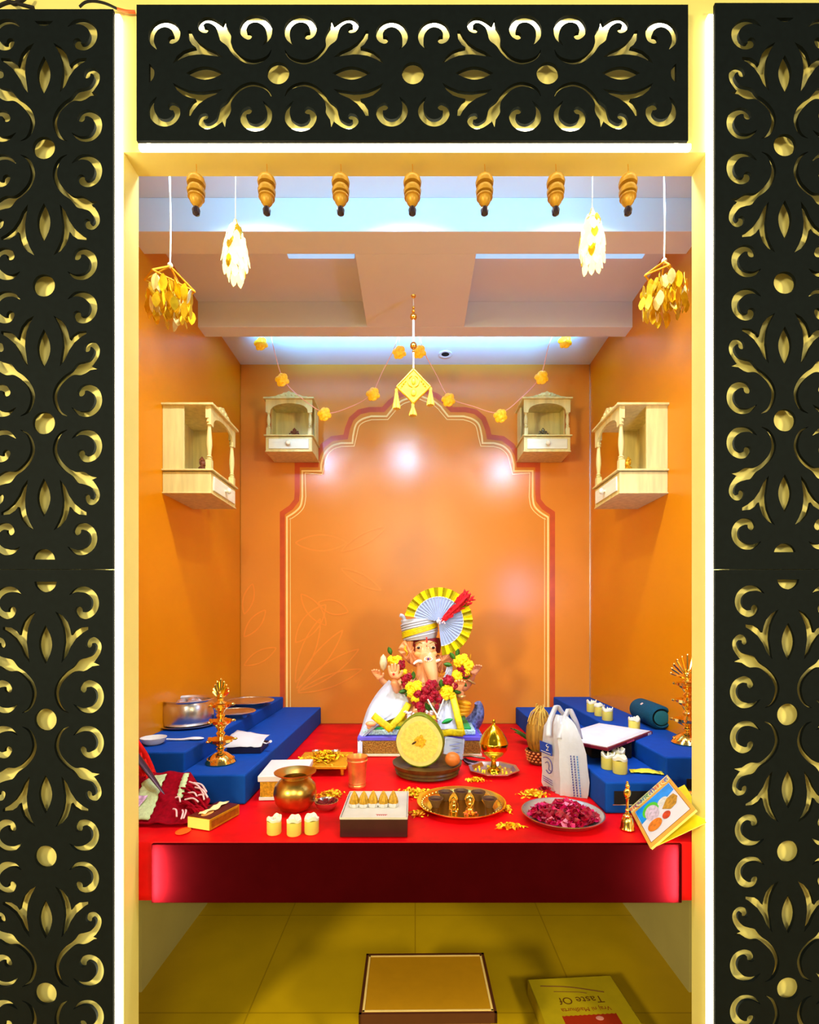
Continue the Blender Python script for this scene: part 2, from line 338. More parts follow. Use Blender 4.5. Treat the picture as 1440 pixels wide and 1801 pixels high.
def panel(name, rect, cells, discs, label, horiz, cpx):
    # rect px (x0,y0,x1,y1); cells (A_pos, dir, scale); positions along the axis in px
    r = 2.35; yp = D/r
    cu = bpy.data.curves.new(name, 'CURVE'); cu.dimensions = '2D'; cu.fill_mode = 'BOTH'; cu.extrude = .004
    k = U/r
    def put(pts, cyc=True):
        sp = cu.splines.new('POLY'); sp.points.add(len(pts)-1)
        for p, (x, y) in zip(sp.points, pts): p.co = ((x-730+random.uniform(-.03, .03))*k, (1095-y+random.uniform(-.03, .03))*k, 0, 1)
        sp.use_cyclic_u = True
    x0, y0, x1, y1 = rect; put([(x0, y0), (x1, y0), (x1, y1), (x0, y1)])
    for A, d, s in cells:
        for v in (1, -1):
            for q in Q:
                pts = [(A+d*s*u, cpx+v*w_) for u, w_ in q]
                if not horiz: pts = [(b, a) for a, b in pts]
                put(pts)
        pts = [(A+d*s*u, cpx+w_) for u, w_ in lens]
        put(pts if horiz else [(b, a) for a, b in pts])
    for c, lo, hi in discs:
        pts = []
        for i in range(28):
            a = 2*PI*i/28; u = max(lo, min(hi, c+19.5*math.cos(a))); pts.append((u, cpx+19.5*math.sin(a)))
        pp = [pts[0]]
        for p in pts[1:]:
            if abs(p[0]-pp[-1][0])+abs(p[1]-pp[-1][1]) > .01: pp.append(p)
        # keep only chord extents
        pp2 = []
        for p in pp:
            if (p[0] in (lo, hi)):
                h = math.sqrt(max(0, 19.5**2-(p[0]-c)**2)); p = (p[0], cpx+(h if p[1] > cpx else -h))
            if not pp2 or abs(p[0]-pp2[-1][0])+abs(p[1]-pp2[-1][1]) > .01: pp2.append(p)
        put(pp2 if horiz else [(b, a) for a, b in pp2])
    o = bpy.data.objects.new(name, cu); COL.objects.link(o)
    dg = bpy.context.evaluated_depsgraph_get(); me = bpy.data.meshes.new_from_object(o.evaluated_get(dg)); bpy.data.objects.remove(o)
    me.transform(Matrix.Rotation(PI/2, 4, 'X')); me.materials.clear(); me.materials.append(M_BLACK); me.name = name
    ob = bpy.data.objects.new(name, me); COL.objects.link(ob); ob.location = (0, yp+.004, EYE)
    tag(ob, label, 'screen panel', 'black fretwork panels around the opening')
    for (ax, ay) in ((x0+14, y0+10), (x1-14, y0+10), (x0+14, y1-10), (x1-14, y1-10)):
        MB().lathe([(.008, 0), (.008, YF0-yp-.009)], 10, M=Matrix.Translation(((ax-730)*k, .004, (1095-ay)*k)) @ Matrix.Rotation(-PI/2, 4, 'X')).obj('spacer', M_STEEL, ob)
    for sx0, sy0, sx1, sy1 in (((262, 36, 1190, 42), (262, 226, 1190, 232)) if horiz else ((x0+6, max(y0, 24), x0+13, y1-1), (x1-13, max(y0, 24), x1-6, y1-1))):
        r2 = 2.32; A_ = P(sx0, sy0, r2); B_ = P(sx1, sy1, r2); C_ = (A_+B_)/2
        MB().box((C_.x, YF0-.0072-yp-.004, C_.z-EYE), (abs(B_.x-A_.x), .012, abs(B_.z-A_.z))).obj('led_strip', M_LED, ob, smooth=False)
    return ob
INF = 1e9
panel('fretwork_panel', (240, 8, 1210, 247), [(489, -1, .994), (489, 1, .994), (963, -1, .994), (963, 1, .994)], [(252, 262, INF), (489, -INF, INF), (726, -INF, INF), (963, -INF, INF), (1199, -INF, 1189)], 'wide black fretwork panel lying across the top above the opening', True, 128.5)
s = 240/237
panel('fretwork_panel', (-48, 16, 199, 1001), [(260, -1, .99), (260, 1, s), (744, -1, s), (744, 1, s)], [(26, 37, INF), (260, -INF, INF), (502, -INF, INF), (744, -INF, INF), (985, -INF, 984)], 'tall black fretwork panel, upper one left of the opening', False, 77)
panel('fretwork_panel', (-48, 1002, 199, 2000), [(1266, -1, s*1.01), (1266, 1, s), (1748, -1, s), (1748, 1, s)], [(1022, 1023, INF), (1266, -INF, INF), (1507, -INF, INF), (1748, -INF, INF)], 'tall black fretwork panel, lower one left of the opening', False, 80)
panel('fretwork_panel', (1257, 5, 1508, 1001), [(255, -1, .97), (255, 1, s), (739, -1, s), (739, 1, s*.98)], [(19, 31, INF), (255, -INF, INF), (497, -INF, INF), (739, -INF, INF), (975, -INF, 971)], 'tall black fretwork panel, upper one right of the opening', False, 1380)
panel('fretwork_panel', (1257, 1002, 1508, 2000), [(1257, -1, s*.98), (1257, 1, s), (1739, -1, s), (1739, 1, s)], [(1017, 1019, INF), (1257, -INF, INF), (1498, -INF, INF), (1739, -INF, INF)], 'tall black fretwork panel, lower one right of the opening', False, 1386)
# LED strips on the facade
def led(px0, py0, px1, py1, label, r=2.32):
    a = P(px0, py0, r); b = P(px1, py1, r); c = (a+b)/2
    o = MB().box((0, 0, 0), (abs(b.x-a.x), .014, abs(b.z-a.z))).obj('led_strip', M_LED, smooth=False, bevel=.003); o.location = (c.x, YF0-.0072, c.z)
    return tag(o, label, 'strip light', 'glowing LED strips on the facade')
led(201, 24, 211, 1990, 'glowing white LED strip running down the left jamb beside the black panel')
led(1245, 24, 1255, 1990, 'glowing white LED strip running down the right jamb beside the black panel')
led(243, 252, 1216, 261, 'glowing white LED strip along the lintel under the wide black panel')
# table
tp = thing('altar_table', (0, 2.3, 0), 'red cloth covered altar table spanning the niche from wall to wall', 'table')
ybox(1.47-2.3, D-2.3-.008, -W+.008, W-.008, TZ-.03, TZ-.004).obj('tabletop', M_MAROON, tp, smooth=False)
for sx in (-1, 1): ybox(1.9-2.3, 3.0-2.3, sx*(W-.05)-.02, sx*(W-.05)+.02, 0, TZ-.03).obj('leg', M_WALLLOW, tp, smooth=False)
rows = []
for j in range(41):
    y = 1.456+(D-.008-1.456)*j/40; rows.append([(x, y-2.3, TZ-.0015+.0010*math.sin(x*9+y*7)*math.sin(y*13)) for x in [-W+.007+(2*W-.014)*i/60 for i in range(61)]])
rows = [[(p[0], p[1]-.001, TZ-.17+.165*q/5) for p in rows[0]] for q in range(6)]+rows
cl = MB().grid(rows).obj('tablecloth', M_REDC, tp, solid=.002); cl['label'] = 'red satin cloth over the table and down its front edge'
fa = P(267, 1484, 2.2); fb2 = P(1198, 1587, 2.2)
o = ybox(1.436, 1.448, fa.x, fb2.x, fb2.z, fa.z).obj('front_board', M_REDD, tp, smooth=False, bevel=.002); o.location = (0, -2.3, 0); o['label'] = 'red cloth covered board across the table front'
tp.location = (0, 2.3, 0)
sp = thing('recessed_spotlight', P(783, 622, 1.044), 'small dark recessed spotlight in the rear ceiling strip', 'spotlight')
c_ = P(783, 622, 1.044); sp.location = (c_.x, c_.y, CZ)
MB().lathe([(.026, 0), (.040, 0), (.038, -.006), (.026, -.004)], 24).obj('trim_ring', M_CEIL, sp)
MB().lathe([(0, -.001), (.024, -.001), (.024, -.004), (0, -.008)], 20).obj('lens', M_HOLE, sp)
for x0, x1 in ((508, 624), (832, 1128)):
    a = P(x0, 452, 1.43); b = P(x1, 452, 1.43)
    o = MB().box((0, 0, 0), (b.x-a.x, .03, .025)).obj('tube_light', mat('cool_tube_light', (190, 225, 255), .5, emis=.9, ecol=(120, 190, 250)), smooth=False, bevel=.004)
    o.location = ((a.x+b.x)/2, D/1.444, CZ-.0135)
    tag(o, ('short' if x0 < 600 else 'long')+' bluish tube light on the ceiling '+('left' if x0 < 600 else 'right')+' of the central beam', 'tube light')

cb = thing('cable', P(20, 14, 2.33), 'dark cables lying along the top edge of the upper left fretwork panel', 'cable')
o_ = Vector(cb.location); c3 = lambda pts: [P(x, y, 2.33+d)-o_ for x, y, d in pts]
for pts, w_ in ((((-20, 22, 0), (4, 8, .01), (20, 4, .01), (40, 9, .01), (60, 14, .005)), .004), (((10, -6, 0), (22, 6, .01), (34, 3, .01), (48, -8, 0)), .005), (((140, 12, 0), (150, 4, .01), (165, 2, .01), (185, 6, .01), (205, 15, .0)), .003)):
    MB().tube(c3(pts), w_, 8, 5).obj('cable_run', M_HOLE, cb)
o = MB().tube([P(207, 16, 2.31), P(222, 20, 2.315), P(238, 21, 2.31)], .0035, 8, 4).obj('orange_wire', mat('orange_wire', (236, 90, 30), .5)); tag(o, 'short orange wire between the left and top black panels', 'wire')
# ================= MANDIRS =================
def crest_poly(w, h):
    pts = [(-w/2, 0), (-w/2, .006), (-w*.36, .010), (-w*.30, h*.42), (-w*.20, h*.50), (-w*.15, h*.74), (-w*.06, h*.80), (0, h), (w*.06, h*.80), (w*.15, h*.74), (w*.20, h*.50), (w*.30, h*.42), (w*.36, .010), (w/2, .006), (w/2, 0)]
    return pts
def small_idol(b):
    b.lathe([(.030, 0), (.034, .006), (.028, .012), (0, .013)], 16)
    b.ball((0, 0, .034), (.022, .018, .024), 12); b.ball((0, -.004, .066), (.015, .014, .015), 12)
    b.ball((-.020, 0, .066), (.009, .004, .012), 8); b.ball((.020, 0, .066), (.009, .004, .012), 8)
    b.tube([(0, -.016, .064), (.001, -.026, .050), (.006, -.024, .038)], [.006, .0045, .003], 8, 3)
    b.lathe([(.012, .078), (.013, .084), (.006, .094), (0, .102)], 12)
    b.ball((-.020, -.010, .018), (.016, .012, .008), 8); b.ball((.020, -.010, .018), (.016, .012, .008), 8)
    b.tube([(-.016, 0, .048), (-.030, -.006, .040), (-.028, -.014, .054)], .005, 7, 2); b.tube([(.016, 0, .048), (.030, -.006, .040), (.028, -.014, .054)], .005, 7, 2)
    return b
def mandir(loc, rz, label, S=1.0, H=.31):
    t = thing('wall_shrine', loc, label, 'wall shrine', 'pine shrines hung on the niche walls', rz)
    w, d = .275*S, .195*S          # local: back at y=0, front at y=-d ; z=0 is the bottom
    hb = .092*S; ht = H*S
    B = MB().box((0, -d/2, hb/2), (w, d, hb-.008)); B.box((0, -d/2, .003), (w+.008, d+.006, .006)); B.obj('drawer_box', M_WOOD, t, bevel=.0015)
    MB().box((0, -d/2-.004, hb+.003), (w+.018, d+.016, .008)).obj('shelf', M_WOOD, t, bevel=.002)
    dr = MB().box((0, -d-.003, hb/2), (w*.86, .008, hb*.64)).obj('drawer', M_WOODW, t, bevel=.002)
    MB().lathe([(.005, 0), (.005, .008), (.012, .014), (.014, .021), (.008, .028), (0, .029)], 14, M=Matrix.Translation((0, -d-.006, hb/2)) @ Matrix.Rotation(PI/2, 4, 'X')).obj('knob', M_WOODW, dr)
    MB().box((0, -.004, (hb+ht)/2), (w*.97, .008, ht-hb)).obj('back_panel', M_WOOD, t)
    for s in (-1, 1):
        MB().box((s*(w/2-.005), -d*.22, (hb+.007+ht)/2), (.010, d*.44, ht-hb-.007)).obj('side_panel', M_WOOD, t, bevel=.001)
        c = (s*(w/2-.014), -d+.012, hb+.007); L = ht-hb-.007; q = .0108*S
        b = MB().box((c[0], c[1], c[2]+.022), (2.1*q, 2.1*q, .044)); b.box((c[0], c[1], c[2]+L-.026), (2.1*q, 2.1*q, .052))
        prof = [(q*.8, .044), (q*1.15, .048), (q*.7, .053), (q*1.1, .058), (q*.65, .063), (q*1.05, L*.40), (q*1.0, L*.48), (q*.6, L-.085), (q*1.1, L-.078), (q*.7, L-.073), (q*1.15, L-.067), (q*.8, L-.052)]
        b.lathe(prof, 16, c); b.obj('turned_column', M_WOOD, t, bevel=.001)
    # arched fascia
    n = 14; x0 = w/2; aw = w/2-.026*S; zt = ht; za = ht-.075*S; zc = ht-.022*S
    pts = [(-x0, zt), (x0, zt), (x0, za)]+[(aw, za-.004)]+[(aw*math.cos(PI*i/n), za+(zc-za)*math.sin(PI*i/n)**.8) for i in range(1, n)]+[(-aw, za-.004), (-x0, za)]
    MB().prism(pts, .009, Matrix.Translation((0, -d+.004, 0))).obj('arch', M_WOOD, t, smooth=False)
    MB().box((0, -d/2-.004, ht+.005), (w+.024, d+.020, .011)).obj('roof_board', M_WOOD, t, bevel=.003)
    b = MB().prism(crest_poly(w*.8, .040*S), .010, Matrix.Translation((0, -d+.004, ht+.010)))
    for s in (-1, 1): b.ball((s*w*.16, -d-.002, ht+.024), (.012, .004, .007), 8); b.ball((s*w*.06, -d-.002, ht+.028), (.007, .004, .008), 8)
    b.obj('carved_crest', M_WOOD, t, smooth=False)
    return t, hb
RM = 1.065
def pin(px, py): return P(px, py, RM)
M_IDB = mat('brown_painted_idol', (120, 62, 30), .5, var=.4, scale=90)
M_IDG = mat('grey_silver_idol', (120, 116, 96), .35, .6, var=.35, scale=120)
specs = []
zb = P(509, 796, RM).z
for px, lb, il, im in ((509, 'pine wall shrine on the back wall left of the arch, white-fronted drawer', 'small dark brown seated idol in the back wall shrine left of the arch', M_IDB),
                   (961, 'pine wall shrine on the back wall right of the arch, white-fronted drawer', 'small grey seated idol in the back wall shrine right of the arch', M_IDG)):
    x = (px-730)/RM*U; t, hb = mandir((x, D-.012, zb), 0, lb)
    o = small_idol(MB()).obj('seated_idol', im); o.location = (x+(.01 if px < 700 else 0), D-.11, zb+hb+.0075); o.scale = (.9, .9, .8)
    tag(o, il, 'idol', 'small idols in the wall shrines')
zs = P(283, 868, 1.451).z; ys = (D/1.451+D/1.277)/2
for s, lb, il in ((-1, 'pine wall shrine on the left side wall, seen from its side', 'small idol just showing inside the shrine on the left side wall'),
              (1, 'pine wall shrine on the right side wall, seen from its side', 'small gold idol inside the shrine on the right side wall')):
    t, hb = mandir((s*(W-.0065), ys, zs), -s*PI/2 if s == 1 else PI/2, lb, S=1.08, H=.355)
    t.rotation_euler = (0, 0, PI/2 if s == -1 else -PI/2)
    o = small_idol(MB()).obj('seated_idol', M_GOLDP if s == 1 else M_IDB); o.location = (s*(W-.12), ys-.01, zs+hb+.0075); o.rotation_euler = (0, 0, PI/2 if s == -1 else -PI/2)
    tag(o, il, 'idol', 'small idols in the wall shrines')
# ================= TORAN BELLS =================
RB = 2.24; k = U/RB
M_BELL = mat('gold_painted_wood', (186, 140, 44), .4, .2, var=.15, scale=60)
M_TIP = mat('dark_bead', (52, 40, 52), .25, .2)
names = ['leftmost', 'second from left', 'third from left', 'middle', 'third from right', 'second from right', 'rightmost']
b0 = None
for i, px in enumerate((345, 469, 599, 725, 852, 977, 1104)):
    lb = names[i]+' of the seven turned wooden bells hanging under the lintel'
    dz = (0, 2, 3, -5, 1, 0, 2)[i]*k
    if b0 is None:
        b0 = thing('hanging_bell', (0, 0, 0), lb, 'bell', 'turned bells under the lintel'); K = k
        MB().tube([(0, 0, 0), (.001, 0, -12*K), (-.001, 0, -23*K)], .0012, 6, 2).obj('hook', M_BRASS, b0)
        MB().lathe([(0, -21*K), (4*K, -21*K), (9*K, -23*K), (14*K, -28*K), (16*K, -35*K), (15*K, -40*K), (8*K, -41*K), (8*K, -43*K), (13*K, -45*K), (15.5*K, -51*K), (14.5*K, -57*K), (8*K, -58*K), (8*K, -60*K), (13.5*K, -61*K), (14*K, -64*K), (11*K, -65*K), (11*K, -67*K), (10*K, -72*K), (6*K, -78*K), (3.5*K, -80*K), (3.5*K, -83*K), (0, -83*K)], 28).obj('bell_body', M_BELL, b0)
        MB().lathe([(0, -81*K), (5*K, -82*K), (7*K, -87*K), (6*K, -94*K), (0, -99*K)], 20).obj('bead', M_TIP, b0)
        b = b0
    else: b = dup(b0, (0, 0, 0), lb)
    b.location = ((px-730)*k, D/RB, OZ-.0005+dz*0)
    # hanging a little shorter than 100px: scale set once
for o in COL.objects:
    if o.name.startswith('hanging_bell'): o.scale = (1, 1, .93)
# ================= HANGING LANTERNS =================
M_CRY = mat('lit_crystal', (255, 246, 214), .2, emis=.75, var=.1, scale=30, trans=.2, ecol=(255, 236, 170))
M_CRG = mat('gold_leaf_charm', (250, 200, 40), .2, .7, var=.25, scale=60)
def leafpoly(w, h): return [(0, 0), (w*.35, -h*.2), (w*.5, -h*.5), (w*.3, -h*.82), (0, -h), (-w*.3, -h*.82), (-w*.5, -h*.5), (-w*.35, -h*.2)]
def crystal(px, ptop, pbot, pst, label):
    r = 2.0; k = U/r; p = P(px, ptop, r); t = thing('crystal_pendant', p, label, 'pendant lamp', 'white lit crystal pendants')
    ztop = CZ-p.z
    MB().tube([(0, 0, 0), (.001, 0, ztop*.5), (0, 0, ztop)], .0016, 6, 3).obj('cord', M_THREAD, t)
    H = (pbot-ptop)*k
    MB().lathe([(0, 0), (.004, -.002), (.006, -.01), (.016, -.034), (.020, -.038), (0, -.038)], 16).obj('cap', M_GOLDP, t)
    for row in range(6):
        z = -H*(.12+.13*row); R = (.016, .026, .032, .034, .032, .022)[row]; n = (7, 9, 11, 11, 10, 7)[row]
        for i in range(n):
            a = 2*PI*(i+.5*(row % 2))/n+random.uniform(-.1, .1)
            M_ = Matrix.Translation((R*math.cos(a), R*math.sin(a), z)) @ Matrix.Rotation(a+PI/2+random.uniform(-.3, .3), 4, 'Z') @ Matrix.Rotation(random.uniform(-.25, .05), 4, 'X')
            MB().prism(leafpoly(.022, H*.22), .0025, M_).obj('crystal_drop', M_CRY if (i*2+row) % 6 != 0 else M_CRG, t, smooth=False)
crystal(414, 385, 498, 310, 'white glowing crystal pendant hanging front left, left of the middle')
crystal(1041, 366, 478, 310, 'white glowing crystal pendant hanging front right')
def goldp(px, ptop, pbot, label, seed):
    random.seed(seed); r = 1.9; k = U/r; p = P(px, ptop, r); t = thing('gold_tassel_hanging', p, label, 'wall hanging', 'gold leaf charm hangings')
    MB().tube([(0, 0, 0), (.002, 0, (CZ-p.z)*.3), (-.001, 0, (CZ-p.z)*.7), (0, 0, CZ-p.z)], .0028, 7, 3).obj('cord', M_THREAD, t)
    MB().ball((0, 0, -.002), .009, 10).obj('knot', M_THREAD, t)
    H = (pbot-ptop)*k; w = 39*k; hz = -H*.33
    c4 = [(-w, -.02, hz), (-.02, -w, hz-.004), (w, .02, hz-.012), (.02, w, hz)]
    fr = MB()
    for c in c4: fr.tube([(0, 0, -.004), c], .003, 6)
    for i in range(4): fr.tube([c4[i], c4[(i+1) % 4]], .003, 6)
    fr.obj('frame', M_GOLDP, t)
    for ring in range(3):
        for i in range(14):
            a = 2*PI*i/14+.2*ring; q = (1, .7, .4)[ring]; x = w*.95*q*math.cos(a)*(abs(math.cos(a))**.3+.25)/1.25; y = w*.95*q*math.sin(a)*(abs(math.sin(a))**.3+.25)/1.25
            top = hz*(.5+.5*q); n = 2 if ring == 0 else 2
            for j in range(n):
                z = top-(.008+j*H*.26)-random.uniform(0, .02)
                M_ = Matrix.Translation((x, y, z)) @ Matrix.Rotation(random.uniform(0, PI), 4, 'Z') @ Matrix.Rotation(random.uniform(-.3, .3), 4, 'X')
                MB().prism(leafpoly(.026, H*.27), .0016, M_).obj('leaf_charm', M_CRG if (i+j+ring) % 5 else M_CRY2, t, smooth=False)
M_CRY2 = mat('pale_gold_charm', (255, 236, 170), .2, .4, var=.2, scale=60)
goldp(299, 466, 568, 'gold leaf charm hanging beside the left side wall', 11)
goldp(1168, 458, 560, 'gold leaf charm hanging beside the right side wall', 12)
random.seed(5)
# centre ornament
r = 1.379; k = U/r; p = P(727, 520, r); t = thing('diamond_ornament', (p.x, p.y, BZ), 'yellow diamond ornament with three tassels hanging from the central beam', 'wall hanging')
z0 = p.z-BZ
def Z(py): return (520-py)*k+z0
MB().tube([(0, 0, 0), (0, 0, Z(538))], .0012, 6).obj('thread', M_THREAD, t)
MB().lathe([(.012, -.0005), (.010, -.006), (.004, -.009), (.0, -.016)], 14).obj('ceiling_hook', M_BRASS, t)
for y, rr in ((541, 2.4), (547, 3.2), (557, 6.3), (608, 6.3), (617, 2.2)): MB().ball((0, 0, Z(y)), rr*k, 14).obj('gold_bead', M_GOLD, t)
for a, b in ((563, 596), (597, 602), (620, 648)): MB().tube([(0, 0, Z(a)), (0, 0, Z(b))], .0055 if a < 600 else .004, 8).obj('white_tube_bead', M_WHITE, t)
dm = MB().prism([(0, Z(647)), (31*k, Z(681)), (20*k, Z(692)), (12*k, Z(699)), (0, Z(712)), (-12*k, Z(699)), (-20*k, Z(692)), (-31*k, Z(681))], .014).obj('diamond_panel', M_GOLDP, t, smooth=False, bevel=.003)
eb = MB()
for s in (-1, 1):
    eb.tube([(0, -.010, Z(651)), (s*29*k, -.010, Z(681)), (s*11*k, -.010, Z(698)), (0, -.010, Z(709))], .0035, 6)
    eb.tube([(s*3*k, -.010, Z(662)), (s*9*k, -.012, Z(668)), (s*8*k, -.012, Z(678)), (s*2*k, -.010, Z(682))], .003, 6, 3)
    for j in range(4): eb.ball((s*(14+j*3)*k, -.010, Z(672+j*4)), .005, 8)
eb.ball((0, -.010, Z(672)), (.010, .006, .016), 10); eb.ball((0, -.010, Z(692)), (.014, .006, .016), 10)
eb.obj('raised_embroidery', mat('pale_gold_trim', (244, 206, 60), .35, .3, var=.2, scale=80), dm)
for x, a, b in ((-30, 683, 719), (30, 681, 713), (-1, 709, 731)):
    MB().lathe([(0, Z(a)), (.006, Z(a+1)), (.006, Z(a+4)), (.005, Z(a+6)), (.016, Z(b-3)), (.016, Z(b)), (0, Z(b))], 16, (x*k, 0, 0), scallop=.12, k=8).obj('tassel', mat('yellow_tassel', (236, 200, 70), .6, var=.2, scale=100), t)
# rose string lights
r = 1.15
M_RL = mat('lit_amber_rose', (250, 176, 20), .5, emis=.3, var=.3, scale=90, bump=.5, ecol=(255, 176, 16))
M_WIRE = mat('pink_wire', (250, 170, 140), .5)
def rose(b, c, R):
    b.ball(c, (R*.68, R*.5, R*.68), 16)
    for ring, n in ((.55, 4), (.95, 6)):
        for i in range(n):
            a = 2*PI*i/n+ring*2; cc = Vector(c)+Vector((R*.55*ring*math.cos(a), -R*.45*(1.3-ring), R*.55*ring*math.sin(a)))
            b.ball(cc, (R*.46, R*.20, R*.40), 12, rot=(.5*math.sin(a), a+.4, .5*math.cos(a)))
def string(label, path, bulbs, px0):
    o = P(path[0][0], 575, r); t = thing('rose_string_light', (o.x, o.y, CZ), label, 'string lights', 'amber rose string lights')
    L = lambda x, y: P(x, y, r)-Vector((o.x, o.y, CZ))
    pts = [L(x, y) for x, y in path]; pts[0].z = -.001; pts[-1].z = -.001
    MB().tube(pts, .0022, 6, 5).obj('wire', M_WIRE, t)
    for x, y in bulbs:
        b = MB(); c = L(x, y); c.y -= .012; rose(b, c, 13.5*U/r); q = b.obj('rose_bulb', M_RL, t)
        if y < 630:
            MB().tube([c+Vector((0, .006, .02)), Vector((c.x, c.y+.006, -.001))], .0012, 5).obj('drop_wire', M_THREAD, q)
string('amber rose string light swagged left of the centre ornament', [(474, 575), (483, 620), (499, 668), (530, 700), (572, 726), (615, 716), (652, 694), (672, 655), (694, 610), (704, 575)], [(460, 608), (497, 671), (571, 731), (656, 696), (702, 623)], 474)
string('amber rose string light swagged right of the centre ornament', [(736, 575), (744, 615), (765, 655), (789, 698), (830, 714), (879, 726), (918, 698), (950, 662), (964, 610), (978, 575)], [(737, 622), (788, 706), (879, 734), (951, 667), (992, 604)], 736)
# ================= BLUE STEPS =================
H1 = 29*U; H2 = 47*U
def step(name, x0, x1, y0, h, label, hole=None):
    y1 = D-.012; b = MB().box(((x0+x1)/2, (y0+y1)/2, h/2), (x1-x0, y1-y0, h))
    t = b.obj(name, M_BLUE, bevel=.006, smooth=False); t.location = (0, 0, TZ+.0005); tag(t, label, 'step', 'blue cloth covered steps')
    if hole:
        hx0, hx1, hz0, hz1 = hole
        MB().box(((hx0+hx1)/2, y0-.0012, (hz0+hz1)/2), (hx1-hx0, .002, hz1-hz0)).obj('dark_slot', M_HOLE, t, smooth=False)
        MB().box(((hx0+hx1)/2, y0-.0018, hz0-.002), (hx1-hx0+.01, .003, .003)).obj('slot_edge', M_STEEL, t, smooth=False)
    return t
step('display_step', -W+.008, -231*U, D/1.754, H2, 'tall blue cloth covered step against the left side wall')
step('display_step', -230.5*U, -165*U, D/1.81, H1, 'low blue cloth covered step on the left, inside the tall step')
step('display_step', 242*U, W-.008, D/1.82, H2, 'tall blue cloth covered step against the right side wall', (262*U, W-.03, 6*U, 26*U))
step('display_step', 176*U, 241.5*U, D/1.9, H1, 'low blue cloth covered step on the right, beside the white bag', (184*U, 220*U, 9*U, 21*U))
# ================= THINGS ON THE TABLE AND STEPS =================
GC = 'electric tea candles'
c0 = None
def candle(px, py, h, label, s=1.0):
    global c0
    loc = T(px, py, h); loc.z += .001
    if c0 is None:
        c0 = thing('candle', loc, label, 'candle', GC)
        R, H = .0215, .040
        MB().lathe([(R*.93, 0), (R, .003), (R, H), (0, H)], 28).obj('candle_body', M_WAX, c0)
        n = 28; b = MB(); vs = []; fs = []
        prof = [(1.02, -.004), (1.03, .004), (.9, .006), (.78, .001), (0, -.003)]
        for i in range(n):
            a = 2*PI*i/n; wz = .0045*math.sin(a*2+1)+.003*math.sin(a*5)
            for q, (rr, z) in enumerate(prof): vs.append((R*rr*math.cos(a), R*rr*math.sin(a), H+.004+z+(wz if q in (1, 2) else wz*.5 if q == 0 else 0)))
        m_ = len(prof)
        for i in range(n):
            j = (i+1) % n
            for q in range(m_-1): fs.append((i*m_+q, j*m_+q, j*m_+q+1, i*m_+q+1))
        b.add(vs, fs).obj('melted_rim', M_WAXT, c0)
        MB().lathe([(.002, H), (.0035, H+.006), (.0022, H+.013), (0, H+.017)], 10).obj('flame_tip', M_WAXT, c0)
        o = c0
    else: o = dup(c0, loc, label)
    o.scale = (s, s, s); o.rotation_euler = (0, 0, random.uniform(0, 6)); return o
candle(482, 1466, 0, 'cream candle left of the three in front of the brass pot')
candle(517, 1468, 0, 'cream candle middle of the three in front of the brass pot')
candle(548, 1465, 0, 'cream candle right of the three in front of the brass pot')
candle(1040, 1252, H2, 'white candle, rearmost of three in a row on the tall right step', 1.15)
candle(1054, 1259, H2, 'white candle, middle of three in a row on the tall right step', 1.15)
candle(1068, 1267, H2, 'white candle, frontmost of three in a row on the tall right step', 1.15)
candle(1115, 1285, H2, 'white candle standing alone beside the blue speaker', 1.1)
candle(1087, 1343, H1, 'white candle, rear one of the cluster on the low right step', 1.1)
candle(1069, 1352, H1, 'white candle, left one of the cluster on the low right step', 1.1)
candle(1090, 1360, H1, 'white candle, front one of the cluster on the low right step', 1.15)
